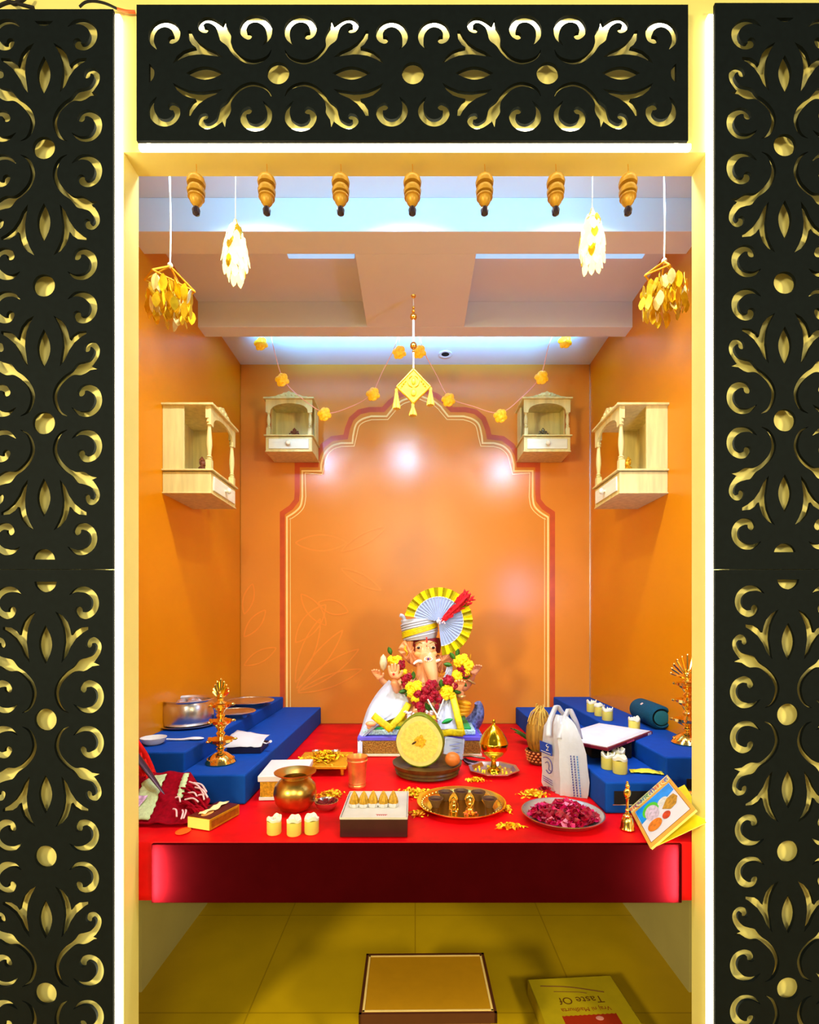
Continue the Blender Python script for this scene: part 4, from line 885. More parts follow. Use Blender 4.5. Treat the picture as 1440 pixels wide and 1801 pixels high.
strap([(984, 1300, 1.72), (989, 1275, 1.71), (997, 1253, 1.70), (1001, 1247, 1.70), (1007, 1258, 1.70), (1014, 1275, 1.70), (1020, 1300, 1.70)], .020).obj('handle', M_BAG, t, solid=.002)
# prints follow the two faces
def onface(a, c, u, z, off=.0045):
    p = a.lerp(c, u); n_ = (Vector((c.y-a.y, -(c.x-a.x), 0))).normalized(); 
    if n_.dot(p-cen) < 0: n_ = -n_
    return Vector((p.x, p.y, 0))+n_*off+Vector((-.006*z/.16, 0, z))
def facegrid(a, c, u0, u1, z0_, z1_, name, m_, off=.0045, n_=6):
    return MB().grid([[tuple(onface(a, c, u0+(u1-u0)*i/n_, z0_+(z1_-z0_)*j/4, off)) for i in range(n_+1)] for j in range(5)]).obj(name, m_, t, smooth=False)
M_BP = mat('blue_bag_print', (10, 66, 180), .4); M_BD = mat('dark_blue_print', (30, 36, 130), .4)
facegrid(cs[0], cs[1], .04, .72, .137, .180, 'blue_patch', M_BP, .0062)
facegrid(cs[0], cs[1], .12, .66, .142, .1445, 'white_line', M_WHITE, .0072)
b = MB(); b.tube([tuple(onface(cs[0], cs[1], u, z, .0078)) for u, z in ((.50, .176), (.42, .171), (.5, .166), (.56, .170), (.5, .160), (.42, .152), (.55, .155))], .0013, 5, 3); b.obj('white_emblem', M_WHITE, t)
b = MB(); b.tube([tuple(onface(cs[0], cs[1], u, z, .0055)) for u, z in ((.2, .118), (.4, .124), (.60, .118), (.68, .10), (.66, .08), (.5, .066), (.34, .074))], .0016, 5, 4); b.tube([tuple(onface(cs[0], cs[1], u, z, .0055)) for u, z in ((.30, .100), (.44, .108), (.52, .098), (.50, .082), (.60, .078))], .0014, 5, 4)
for q in range(3): b.tube([tuple(onface(cs[0], cs[1], .14, .046-q*.008, .0052)), tuple(onface(cs[0], cs[1], .66, .042-q*.008, .0052))], .0011, 4)
b.obj('dark_blue_emblem', M_BD, t)
for q in range(3):
    b = MB(); 
    for j in range(16):
        z = .150-j*.0094; b.box(tuple(onface(cs[1], cs[2], .42+q*.11+.012*j*.4, z, .006)), (.0032, .001, .0068), rot=(0, 0, -.1))
    b.obj('lettering_column', M_BD if q < 2 else mat('cyan_print', (30, 120, 200), .4), t, smooth=False)
# dark box + white tray with maroon edge
ang = math.atan2(79, 82); ctr = Vector((213*U, 568*U, 0))
sb_ = MB().box((0, 0, 8.6*U), (44*U, 60*U, 17.0*U)).obj('black_box', M_HOLE, bevel=.002); sb_.location = (214*U, 572*U, TZ+H1+.0015); tag(sb_, 'small black box propping up the white framed tray on the right step', 'box'); sb_.rotation_euler = (0, 0, .0); sb_.scale = (1, .9, 1)
t = thing('picture_tray', (ctr.x, ctr.y, TZ+H1+.0015+17.3*U), 'white tray with a maroon edge lying across the right steps', 'tray', rz=ang)
MB().box((0, 0, .007), (114*U, 66*U, .012)).obj('maroon_edge', mat('maroon_frame', (108, 10, 34), .35, var=.1), t, bevel=.002)
MB().box((0, 0, .0138), (110*U, 62*U, .002)).obj('white_panel', M_WHITE, t, smooth=False)
MB().box((0, 0, .0150), (96*U, 50*U, .001)).obj('pale_sheet', mat('pale_grey_sheet', (214, 226, 238), .5), t, smooth=False)
MB().box((48*U, -33*U-.0006, .007), (9*U, .001, .009)).obj('label', M_WHITE, t, smooth=False)
b = MB(); 
for i in range(6): b.box((-12*U+i*3.2*U, -33*U-.0006, .006), (1.6*U, .001, .006))
b.obj('pink_lettering', mat('pink_ink', (224, 90, 130), .5), t, smooth=False)
# speaker
zc = (EYE-(TZ+H2))/U-14.5; a = P(1164, 1263, 168/zc); c = P(1124, 1246, 151/zc); ax = (a-c); L = ax.length; R = 14.3*U
t = thing('bluetooth_speaker', (a+c)/2, 'teal blue cylindrical speaker lying on the tall right step', 'speaker'); t.rotation_euler = ax.to_track_quat('Z', 'Y').to_euler()
M_TEAL = mat('teal_fabric', (4, 70, 98), .8, var=.2, scale=160, bump=.3, spec=.2)
h_ = L/2
MB().lathe([(R*.80, -h_), (R*.95, -h_+.006), (R, -h_+.016), (R*1.02, 0), (R, h_-.016), (R*.95, h_-.006), (R*.80, h_), (R*.72, h_-.006), (R*.70, h_-.010), (0, h_-.010)], 44).obj('fabric_body', M_TEAL, t)
MB().lathe([(R*.60, h_-.010), (R*.62, h_-.004), (R*.5, h_-.002), (0, h_-.003)], 36).obj('end_cap', mat('teal_rubber', (20, 104, 120), .5), t)
MB().lathe([(R*.70, h_-.0105), (R*.62, h_-.0105), (R*.62, h_-.009), (R*.70, h_-.009)], 36).obj('dark_groove', M_HOLE, t)
q = (t.rotation_euler.to_matrix().inverted() @ Vector((-.25, -1, .25))).normalized(); q.z = 0; q.normalize()
MB().box((q.x*R*1.02, q.y*R*1.02, -.01), (.004, .012, .014), rot=(0, 0, math.atan2(q.y, q.x))).obj('logo_badge', mat('pale_badge', (240, 200, 190), .5), t, bevel=.001)
# candy wrapper
l = T(1136, 1360, H1); k = kk(l); l.z += .003
t = thing('yellow_wrapper', l, 'crumpled yellow sachet on the low right step', 'sachet', rz=-.25)
rows = [[(-22*k+44*k*u/10, -9*k+18*k*v/6, .002+.010*math.sin(PI*u/10)*math.sin(PI*v/6)+random.uniform(0, .003)) for u in range(11)] for v in range(7)]
MB().grid(rows).obj('sachet_body', mat('yellow_foil', (240, 222, 60), .3, .2, var=.2, scale=60, bump=.5), t, solid=.001)
for s_ in (-1, 1): MB().grid([[(s_*(22+5*u/2)*k, -10*k+20*k*v/6+random.uniform(-.5, .5)*k, .002+.002*(v % 2)) for v in range(7)] for u in range(3)]).obj('crimped_end', MATS['yellow_foil'], t, solid=.0008)
# hand bell
l = T(1103, 1459); k = kk(l); l.z += .0008; t = thing('hand_bell', l, 'small brass hand bell standing at the right table edge', 'bell')
MB().lathe([(0, 1*k), (12*k, 0), (13*k, 2*k), (11.5*k, 5*k), (10.5*k, 13*k), (9*k, 19*k), (7*k, 22*k), (7.5*k, 24*k), (4*k, 27*k), (0, 28*k)], 32).obj('bell_cup', M_BRASS, t)
MB().lathe([(3*k, 26*k), (4*k, 29*k), (2.4*k, 31*k), (3.6*k, 34*k), (2.2*k, 38*k), (2.4*k, 52*k), (3.6*k, 54*k)], 18).obj('handle', M_BRASS, t)
b = MB().ball((0, 0, 64*k), (6.5*k, 3.5*k, 9*k), 14); b.ball((0, -1*k, 76*k), (4*k, 3.5*k, 5*k), 12); b.ball((0, 0, 82*k), (2.4*k, 2.4*k, 3*k), 8); b.obj('figure_finial', M_BRASS, t)
# booklets
Tt, Bb, Ll, Rr = P(1171, 1364, 1.9373), P(1143, 1492, 2.2443), P(1106.5, 1422, 1.9034), P(1226, 1422, 2.2958)
def booklet(Tt, Bb, Ll, Rr, label, M_cov, thick, name='booklet'):
    c = (Tt+Bb+Ll+Rr)/4; e1 = ((Tt-Ll)+(Rr-Bb)).normalized(); e2 = ((Ll-Bb)+(Tt-Rr)); e2 = (e2-e1*e2.dot(e1)).normalized(); n_ = e1.cross(e2)
    w_ = ((Tt-Ll).length+(Rr-Bb).length)/2; h_ = ((Ll-Bb).length+(Tt-Rr).length)/2
    t = thing(name, c, label, 'booklet', 'booklets at the right table edge'); t.rotation_euler = Matrix((e1, e2, n_)).transposed().to_euler()
    MB().box((0, 0, -thick/2-.0004), (w_*.99, h_*.99, thick)).obj('pages', mat('page_cream', (240, 226, 130), .6), t, smooth=False)
    MB().box((0, 0, 0), (w_, h_, .0008)).obj('cover', M_cov, t, smooth=False)
    return t, w_, h_
M_KH = mat('khaki_gold_cover', (214, 160, 60), .4, var=.06)
t, bw_, bh_ = booklet(Tt, Bb, Ll, Rr, 'prayer booklet with a picture cover and coloured title, tilted over the table edge', M_KH, .007)
MB().box((0, bh_*.43, .0007), (bw_*.98, bh_*.13, .0004)).obj('title_band', mat('pale_olive_print', (206, 200, 130), .4), t, smooth=False)
pz = .0012; pw, ph = bw_*.86, bh_*.74; py0 = -bh_*.055
MB().box((0, py0, .0007), (pw+.004, ph+.004, .0004)).obj('picture_frame', mat('brown_line', (150, 96, 40), .5), t, smooth=False)
MB().box((0, py0, .0009), (pw, ph, .0004)).obj('picture_ground', M_PAPER, t, smooth=False)
pic = lambda pts, z, nm, m_: MB().prism([(x*pw/2, y*ph/2+py0) for x, y in pts], .0003, Matrix.Translation((0, 0, z)) @ Matrix.Rotation(-PI/2, 4, 'X')).obj(nm, m_, t, smooth=False)
pic([(-.98, .1), (-.98, .98), (.98, .98), (.98, .45), (.2, .3), (-.5, .2)], pz+.0001, 'blue_sky', mat('sky_blue_print', (20, 140, 230), .4, var=.2, scale=20))
ell = lambda cx, cy, a, c_, n_=20: [(cx+a*math.cos(2*PI*i/n_), cy+c_*math.sin(2*PI*i/n_)) for i in range(n_)]
pic(ell(-.35, .42, .42, .40), pz+.0004, 'green_halo', mat('green_print', (80, 190, 40), .4))
pic(ell(-.35, .22, .34, .44), pz+.0007, 'painted_figure', mat('lilac_grey_print', (196, 180, 196), .4, var=.3, scale=90))
pic(ell(-.5, -.42, .36, .26), pz+.0010, 'orange_drapery', mat('orange_print', (214, 120, 20), .4, var=.3, scale=80))
pic(ell(.12, -.42, .20, .18), pz+.0010, 'red_drapery', mat('red_brown_print', (190, 60, 16), .4, var=.3, scale=80))
pic([(.1, .0), (.5, .30), (.86, .28), (.94, .0), (.72, -.28), (.4, -.32)], pz+.0007, 'golden_figure', mat('ochre_print', (176, 130, 40), .4, var=.4, scale=90))
pic(ell(.30, .36, .26, .18), pz+.0005, 'pale_figure', mat('pale_grey_print', (206, 206, 196), .4, var=.2, scale=90))
cols = [(200, 30, 30), (120, 40, 120), (20, 120, 150), (20, 130, 60), (60, 60, 160), (200, 60, 40), (220, 120, 40), (50, 60, 180)]
word = ['सा', 'र्थ', 'आ', 'र', 'ती', 'सं', 'ग्र', 'ह']
for i, (wd, c_) in enumerate(zip(word, cols)):
    text('title_letter', wd, bh_*.125, mat('title_ink_%s' % i, c_, .4), t, Matrix.Translation((-bw_*.42+bw_*.84*i/7, bh_*.425, .0012)), .0003, sx=1.0)
d1 = (Rr-Bb)
R2 = P(1243, 1446, 2.31); B2 = Bb+Vector((.003, .006, -.004)); eh = (R2-B2).normalized(); nb = (Rr-Bb).cross(Ll-Bb).normalized(); e = eh*bw_*1.02; R2 = B2+e; L2 = B2+nb.cross(eh).normalized()*bh_*.97-nb*.010; T2 = L2+e
booklet(T2-Vector((0, 0, 0)), B2, L2, R2, 'plain yellow booklet fanned out under the picture-cover booklet', mat('yellow_cover', (240, 226, 40), .4), .002)
# small pot behind booklet
t, k = lathe_thing('patterned_pot', 1212, 1420, 0, [(0, 0), (14, 0), (19, 6), (20, 14), (16, 22), (10, 25), (0, 25)], mat('blue_white_ceramic', (190, 196, 220), .3, var=.6, scale=90), 'small blue and white pot with a gold lid behind the booklets', 'pot', 'pot_body')
MB().lathe([(0, 25*k), (11*k, 25*k), (12*k, 28*k), (8*k, 31*k), (0, 33*k)], 24).obj('lid', M_GOLD, t)
MB().lathe([(19.6*k, 12*k), (20.6*k, 15*k), (18*k, 19*k), (17.6*k, 18*k)], 28).obj('navy_band', mat('navy_band', (20, 24, 90), .4), t)
# incense box
A_, B_, C_ = T(369, 1462), T(421, 1433), T(333, 1452); ax_ = (B_-A_); wl = (C_-A_).length*.92
t = thing('incense_box', (A_+B_)/2+Vector((0, 0, .001)), 'gold and brown incense box with an oval window, by the shawl', 'box', rz=math.atan2(ax_.y, ax_.x)); hh = .034; L = ax_.length
MB().box((0, wl/2, hh/2), (L, wl, hh)).obj('box_body', mat('gold_card', (190, 140, 24), .4, .2, var=.2, scale=60), t, bevel=.001)
MB().box((0, wl/2, hh+.0006), (L*.97, wl*.95, .001)).obj('brown_top', mat('brown_maroon_print', (90, 24, 14), .4), t, smooth=False)
MB().box((-L/2-.0006, wl/2, hh/2), (.001, wl*.96, hh*.94)).obj('yellow_end', mat('pale_yellow_card', (240, 220, 110), .5), t, smooth=False)
b = MB().box((0, -.0006, hh/2), (L*.9, .001, hh*.6)); b.obj('brown_side_panel', mat('ochre_brown', (150, 84, 16), .4, var=.3, scale=60), t, smooth=False)
MB().lathe([(0, 0), (1, 0), (1, .001), (0, .001)], 28, M=Matrix.Translation((-L*.22, wl/2, hh+.001)) @ Matrix.Diagonal((.024, .014, 1, 1))).obj('oval_window', mat('tan_oval', (230, 170, 90), .4), t)
rows = [[(-L*.36+L*.8*u/10, wl*(.42+.3*v/3)+.004*math.sin(u), hh+.003+random.uniform(0, .006)) for u in range(11)] for v in range(4)]
MB().grid(rows).obj('torn_paper', mat('cream_tissue', (246, 226, 160), .6), t, solid=.0006)
o = MB().lathe([(.020, 0), (.022, .0006), (.019, .0012), (.020, 0)], 30).obj('orange_ring_mark', mat('orange_string', (250, 90, 10), .5)); o.location = T(322, 1463); o.location.z += .002; o.scale = (.95, 1.25, 1); tag(o, 'thin orange ring lying on the cloth at the left front', 'ring')
# ---- shawl ----
def S_(px, py, lift=0):
    r_ = max(1.79, 1.79+(py-1355)/(1460-1355)*.24); p = P(px, py, r_+lift*.12); p.z = max(p.z, TZ+.003); return p+Vector((0, -lift*.6, lift))
org = Vector((S_(300, 1455).x, S_(300, 1455).y, TZ)); t = thing('tasselled_shawl', org, 'maroon shawl with pale green scalloped bands and tassels heaped at the left', 'shawl')
def sgrid(left, right, name, m_, lift, nu=14, nv=16, solid=.004, amp=.006, scal=0):
    rows = []
    l_, r_ = left, right
    def ev(pl, y):
        for (x0, y0), (x1, y1) in zip(pl, pl[1:]):
            if y0 <= y <= y1: return x0+(x1-x0)*(y-y0)/(y1-y0+1e-9)
        return pl[-1][0] if y > pl[-1][1] else pl[0][0]
    y0, y1 = l_[0][1], l_[-1][1]
    for j in range(nv+1):
        y = y0+(y1-y0)*j/nv; a, c = ev(l_, y), ev(r_, y)
        if scal: a -= scal*abs(math.sin(j*1.9)); c += scal*abs(math.sin(j*1.9+.8))
        row = []
        for i in range(nu+1):
            x = a+(c-a)*i/nu; p = S_(x, y, lift+amp*math.sin(x*.13)*math.sin(y*.11+x*.05)); row.append(tuple(p-org))
        rows.append(row)
    return MB().grid(rows).obj(name, m_, t, solid=solid)
M_SH = mat('maroon_wool', (142, 0, 22), .9, var=.25, scale=80, bump=.6, spec=.1)
sgrid([(200, 1362), (200, 1458)], [(336, 1362), (352, 1385), (372, 1412), (360, 1430), (333, 1452), (320, 1458)], 'shawl_cloth', M_SH, .008, 24, 20)
M_SC = mat('pale_green_wool', (196, 214, 160), .9, var=.15, scale=90, bump=.6, spec=.1)
sgrid([(276, 1369), (256, 1384), (236, 1436), (236, 1450)], [(294, 1369), (286, 1384), (278, 1412), (262, 1450)], 'pale_band', M_SC, .016, 5, 18, .003, .004, 3)
sgrid([(328, 1368), (320, 1390), (315, 1410)], [(334, 1368), (328, 1390), (321, 1410)], 'pale_band', M_SC, .018, 2, 16, .003, .003, 2.2)
sgrid([(236, 1408), (236, 1432)], [(268, 1402), (240, 1438)], 'white_magenta_corner', mat('white_magenta_print', (222, 170, 210), .7, var=.6, scale=60), .022, 6, 8, .002, .003)
def tube_s(pts, w_, name, m_):
    MB().tube([tuple(S_(x, y, .022+q)-org) for x, y, q in pts], w_, 6, 4).obj(name, m_, t)
tw = ((336, 1384, 362, 1408), (344, 1386, 366, 1402), (334, 1404, 350, 1412), (328, 1416, 352, 1420), (346, 1394, 368, 1412), (352, 1408, 362, 1416), (308, 1432, 314, 1446), (324, 1434, 322, 1452), (330, 1434, 326, 1450), (312, 1412, 320, 1420))
for i, (x0, y0, x1, y1) in enumerate(tw):
    tube_s([(x0, y0, 0), ((x0+x1)/2+3, (y0+y1)/2-3, .004), (x1, y1, 0)], .0028, 'tassel', mat('pinkish_white_yarn', (240, 196, 196), .8))
for i in range(26):
    x0, y0 = random.uniform(318, 345), random.uniform(1385, 1430); tube_s([(x0, y0, -.006), (x0+12, y0+4, .0), (x0+random.uniform(18, 26), y0+random.uniform(6, 20), -.012)], .004, 'tassel', M_SH)
# red tufted fringe at the top left
f_ = MB()
for i in range(70):
    u = random.random(); x = 240+36*u+random.uniform(-6, 6); y = 1300+58*u+random.uniform(-6, 8); a = S_(x-12, y, .01)-org; a.y -= .012; c = a+Vector((random.uniform(-.01, .02), -.012, -.03)); f_.tube([a, (a+c)/2+Vector((.003, -.004, 0)), c], .004, 5, 2)
f_.obj('red_fringe', mat('bright_red_wool', (226, 30, 26), .9, var=.2, spec=.1), t)
sgrid([(200, 1300), (200, 1362)], [(243, 1300), (262, 1330), (276, 1362)], 'red_fold', MATS['bright_red_wool'], .004, 8, 10, .004, .004)
a = S_(236, 1330, .035); c = S_(294, 1410, .030)
t = thing('dark_blade', (a+c)/2, 'long dark pointed stick lying over the shawl at the left', 'stick'); d_ = (c-a)
MB().tube([-d_/2, -d_*.1, d_*.35, d_/2], [.011, .012, .006, .001], 10, 4, flat=.4).obj('shaft', mat('dark_plum_metal', (70, 44, 56), .3, .5), t)
# ================= UNDER THE TABLE =================
M_YT = mat('mustard_laminate', (176, 126, 14), .45, var=.04, scale=30)
hs = 70; rf = 686/(390-hs); rb = 584/(390-hs)
t = thing('wooden_stool', ((750-730)/2/((rf+rb)/2)*2*U, (D/rf+D/rb)/2, 0), 'low square stool with a mustard laminate top on the floor under the table', 'stool', rz=.012)
sw = 110*U; sd = D/rb-D/rf; z = hs*U
MB().box((0, 0, z-.006), (sw, sd, .012)).obj('seat', M_YT, t, bevel=.002)
b = MB()
for a in (-1, 1): b.box((a*(sw/2+.002), 0, z-.014), (.008, sd+.012, .030)); b.box((0, a*(sd/2+.002), z-.014), (sw+.012, .008, .030))
b.obj('edge_band', mat('dark_brown_edge', (74, 34, 14), .5), t, smooth=False)
b = MB()
for a in (-1, 1): b.box((a*(sw/2-.007), 0, z+.0006), (.006, sd-.008, .0012)); b.box((0, a*(sd/2-.007), z+.0006), (sw-.008, .006, .0012))
b.obj('pale_inlay', mat('pale_edge_line', (226, 196, 120), .5), t, smooth=False)
for a in (-1, 1):
    for c in (-1, 1): MB().box((a*(sw/2-.025), c*(sd/2-.025), (z-.012)/2), (.028, .028, z-.012)).obj('leg', mat('stool_leg_wood', (120, 84, 40), .5, var=.2), t, bevel=.002)
for a in (-1, 1): MB().box((0, a*(sd/2-.025), z-.045), (sw-.07, .014, .036)).obj('apron', MATS['stool_leg_wood'], t, bevel=.001)
# carton
hc = 17*U
t = thing('paper_carrier', (163*U+.012, 1.66, 0), 'yellow printed paper carrier lying flat on the floor at the right', 'paper bag', rz=-.13)
t.rotation_euler = (0, 0, math.radians(4))
cw, cl_ = 90*U, .47
MB().box((0, 0, hc/2+.001), (cw, cl_, hc)).obj('bag_body', mat('yellow_kraft', (196, 172, 20), .5, var=.06), t, bevel=.004)
M_INK = mat('brown_ink', (104, 62, 12), .6)
FL = Matrix.Rotation(PI, 4, 'Z')
def tx(s_, y, size, m_, x=0): text('lettering', s_, size, m_, t, Matrix.Translation((x, y, hc+.0014)) @ FL, .0002)
tx('Taste Of', .235-.115, .045, M_INK); tx('Vraj ni Madhurta', .235-.158, .026, mat('red_brown_ink', (150, 60, 16), .6))
MB().tube([(-cw*.38, .235-.040, hc+.0012), (-.02, .235-.052, hc+.0012), (cw*.30, .235-.085, hc+.0012)], .0022, 5, 5).obj('swoosh_line', M_INK, t)
MB().tube([(-cw*.26, .235-.070, hc+.0012), (0, .235-.078, hc+.0012), (cw*.1, .235-.086, hc+.0012)], .0014, 5, 5).obj('thin_line', M_INK, t)
b = MB(); wz = [(-.095+.19*i/24, .235-.182-(.003 if i % 2 else 0)) for i in range(25)]
b.prism([(x, y) for x, y in wz]+[(.095, -.12), (-.095, -.12)], .0006, Matrix.Translation((0, 0, hc+.0012)) @ Matrix.Rotation(-PI/2, 4, 'X')); b.obj('red_block', mat('brick_red_print', (176, 48, 16), .5), t, smooth=False)
MB().ball((.03, .035, hc+.0014), (.014, .010, .001), 14).obj('pink_mark', mat('pink_print', (226, 150, 140), .5), t)
# ================= GANESHA IDOL ON ITS LOW PLATFORM =================
YC = 2.56
pb = T(737, 1328); x0, x1 = (629-730)/1.33*U, (845-730)/1.33*U; y0 = D/1.33; y1 = y0+.40; px_ = (x0+x1)/2; pw_ = x1-x0
t = thing('low_platform', (px_, (y0+y1)/2, TZ+.001), 'low glittery gold platform under the seated elephant-headed idol', 'platform'); dd = y1-y0
MB().box((0, 0, .006), (pw_+.012, dd+.02, .010)).obj('base_ledge', mat('pale_ledge', (226, 206, 180), .5), t, bevel=.002)
MB().box((0, 0, .042), (pw_, dd, .062)).obj('glitter_box', mat('gold_glitter', (150, 118, 52), .3, .5, var=.6, scale=160, bump=.8), t, bevel=.002)
MB().box((0, 0, .083), (pw_+.004, dd+.004, .019)).obj('violet_band', mat('violet_band', (100, 92, 226), .4, var=.1), t, bevel=.003)
PT = TZ+.001+.0935
org = Vector((px_, YC, PT+.0008))
idol = thing('ganesha_idol', org, 'seated elephant-headed idol with a fan turban and white yellow-edged shawls', 'idol')
def I(px, py, dy=0.0): 
    y = YC+dy; return P(px, py, D/y)-org
kI = U*YC/D
# seat cushion
MB().box((0, .01, .013), (pw_*.93, .33, .026)).obj('lace_cushion', mat('blue_white_lace', (170, 206, 230), .5, var=.5, scale=110, bump=.4), idol, bevel=.006)
MB().box((0, .01, .031), (pw_*.86, .31, .010)).obj('green_mat', mat('green_mat', (30, 170, 90), .5), idol, bevel=.003)
# continuous body by skin modifier
def skin(name, nodes, edges, m, parent, sub=2, root=0):
    me = bpy.data.meshes.new(name); me.from_pydata([tuple(n[:3]) for n in nodes], edges, []); me.update(); me.materials.append(m)
    o = bpy.data.objects.new(name, me); COL.objects.link(o); o.parent = parent
    md = o.modifiers.new('skin', 'SKIN'); md.use_smooth_shade = True; md.branch_smoothing = .6
    for i, n in enumerate(nodes):
        v = me.skin_vertices[0].data[i]; r_ = n[3]; v.radius = (r_[0], r_[1]) if hasattr(r_, '__len__') else (r_, r_); v.use_root = (i == root)
    if sub: s_ = o.modifiers.new('sub', 'SUBSURF'); s_.levels = sub; s_.render_levels = sub
    dg = bpy.context.evaluated_depsgraph_get(); m2 = bpy.data.meshes.new_from_object(o.evaluated_get(dg)); o.modifiers.clear(); o.data = m2; m2.name = name
    for p in m2.polygons: p.use_smooth = True
    if not m2.materials: m2.materials.append(m)
    return o
N = []; E = []
def nd(px, py, dy, r_, par=None):
    p = I(px, py, dy); N.append((p.x, p.y, p.z, r_*kI)); i = len(N)-1
    if par is not None: E.append((par, i))
    return i
pel = nd(742, 1262, .0, 30); bel = nd(743, 1238, -.02, 33, pel); ch = nd(747, 1206, .0, 25, bel); nk = nd(748, 1184, .0, 15, ch)
hd = nd(749, 1160, -.018, 21, nk); hd2 = nd(749, 1139, -.022, 27, hd); hd3 = nd(749, 1122, -.018, 23, hd2)
t1 = nd(753, 1160, -.058, 16, hd); t2 = nd(757, 1177, -.085, 12.5, t1); t3 = nd(763, 1195, -.092, 9, t2); t4 = nd(760, 1209, -.098, 6, t3); t5 = nd(751, 1212, -.108, 4.6, t4)
# left (viewer) arms
s1 = nd(722, 1198, -.005, 11, ch); e1_ = nd(703, 1222, -.03, 8.5, s1); w1 = nd(694, 1204, -.105, 7, e1_); h1_ = nd(692, 1195, -.122, 6, w1)
s2 = nd(718, 1194, .03, 9, s1); e2_ = nd(690, 1212, .05, 7.5, s2); w2 = nd(672, 1198, .02, 5.4, e2_); h2_ = nd(667, 1190, .01, 4.8, w2)
# right arms
s3 = nd(775, 1198, -.005, 11, ch); e3 = nd(806, 1228, -.02, 9, s3); w3 = nd(811, 1222, -.075, 6.2, e3); h3 = nd(810, 1214, -.085, 5.4, w3)
s4 = nd(779, 1193, .03, 9, s3); e4 = nd(818, 1212, .05, 8, s4); w4 = nd(830, 1192, .02, 5.4, e4); h4 = nd(833, 1182, .01, 4.8, w4)
# legs crossed
l1 = nd(715, 1272, -.07, 17, pel); l2_ = nd(672, 1277, -.09, 12, l1); l3_ = nd(655, 1277, -.13, 7, l2_); l4 = nd(645, 1279, -.15, 4.5, l3_)
r1 = nd(775, 1270, -.07, 17, pel); r2 = nd(808, 1276, -.10, 13, r1); r3 = nd(775, 1284, -.15, 9, r2); r4 = nd(745, 1286, -.155, 6, r3)
body = skin('body', N, E, M_SKIN, idol)
# hands: palm + five fingers each
def hand(root, up, side, fwd, curl, name='hand', S=1.0):
    up, side, fwd = Vector(up).normalized(), Vector(side).normalized(), Vector(fwd).normalized(); n_ = []; e_ = []
    def a(v, r_, par=None):
        n_.append((v.x, v.y, v.z, r_*kI*S)); 
        if par is not None: e_.append((par, len(n_)-1))
        return len(n_)-1
    u = kI*S; R_ = Vector(root); pw = a(R_-up*2*u, 4.2); p0 = a(R_+up*3*u, 5.0, pw)
    for j, (off, L) in enumerate(((-4.6, 9.5), (-1.6, 11), (1.5, 10.3), (4.4, 8))):
        k0 = a(R_+up*6.5*u+side*off*u, 2.3, p0); k1 = a(R_+up*(6.5+L*.45)*u+side*off*1.12*u+fwd*curl*L*.15*u, 1.9, k0)
        k2 = a(R_+up*(6.5+L*(1-curl*.55))*u+side*off*1.15*u+fwd*curl*L*.6*u, 1.4, k1)
    q = a(R_+up*1*u-side*5.5*u+fwd*1*u, 2.4, p0); q2 = a(R_+up*5*u-side*9*u+fwd*2*u, 2.0, q); a(R_+up*9*u-side*10*u+fwd*3*u, 1.5, q2)
    return skin(name, n_, e_, M_SKIN, idol, 2)
hand(I(692, 1192, -.125), (0, -.1, 1), (-1, 0, 0), (0, -1, 0), .10, S=1.5)
hand(I(665, 1192, -.02), (-.3, -.1, .9), (-1, 0, .1), (0, -1, 0), .85, S=1.25)
hand(I(835, 1184, -.02), (.3, -.1, .9), (1, 0, .1), (0, -1, 0), .85, S=1.25)
hand(I(809, 1212, -.105), (.0, -.3, .9), (1, 0, 0), (0, -1, 0), .8, S=1.35)
# red fingertips / palm mark
MB().ball(tuple(I(692, 1186, -.147)), (2*kI, .001, 2.4*kI), 8).obj('red_palm_mark', mat('vermilion', (196, 40, 20), .5), idol)
# held things
MB().lathe([(0, 0), (5*kI, 5*kI), (7*kI, 14*kI), (5*kI, 24*kI), (0, 30*kI)], 16, tuple(I(674, 1180, .01))).obj('white_conch', mat('ivory_shell', (226, 216, 170), .4, var=.2, scale=60), idol)
b = MB(); b.tube([tuple(I(829, 1190, .0)), tuple(I(826, 1165, .0)), tuple(I(828, 1150, .0))], [1.6*kI, 2.4*kI, .6*kI], 8, 3); b.ball(tuple(I(827, 1168, 0)), 3.6*kI, 10); b.obj('gold_goad', M_GOLDP, idol)
b = MB(); b.lathe([(7*kI, -2*kI), (9*kI, 0), (7*kI, 2*kI), (7*kI, -2*kI)], 24, M=Matrix.Translation(I(829, 1199, .025)) @ Matrix.Rotation(.5, 4, 'Y')); b.obj('bracelet', mat('cream_gold', (226, 206, 130), .3, .4), idol)
for q in ((694, 1203, -.08, 7.5), (811, 1224, -.072, 7.5)): MB().lathe([(q[3]*kI*.85, -2*kI), (q[3]*kI*1.05, 0), (q[3]*kI*.85, 2*kI), (q[3]*kI*.85, -2*kI)], 24, tuple(I(q[0], q[1], q[2]))).obj('bracelet', MATS['cream_gold'], idol)
# yellow wrapped forearm sleeve at the right
b = MB()
for i in range(4): b.lathe([(6*kI, -4*kI), (12*kI, -2*kI), (13*kI, 1*kI), (10*kI, 4*kI), (6*kI, 4*kI)], 24, M=Matrix.Translation(I(816-i*1.0, 1236+i*6, -.045+i*.003)) @ Matrix.Rotation(.25-.12*i, 4, 'Y'))
b.obj('yellow_sleeve', mat('golden_yellow_cloth', (250, 180, 30), .5, var=.15, scale=40, bump=.3), idol)
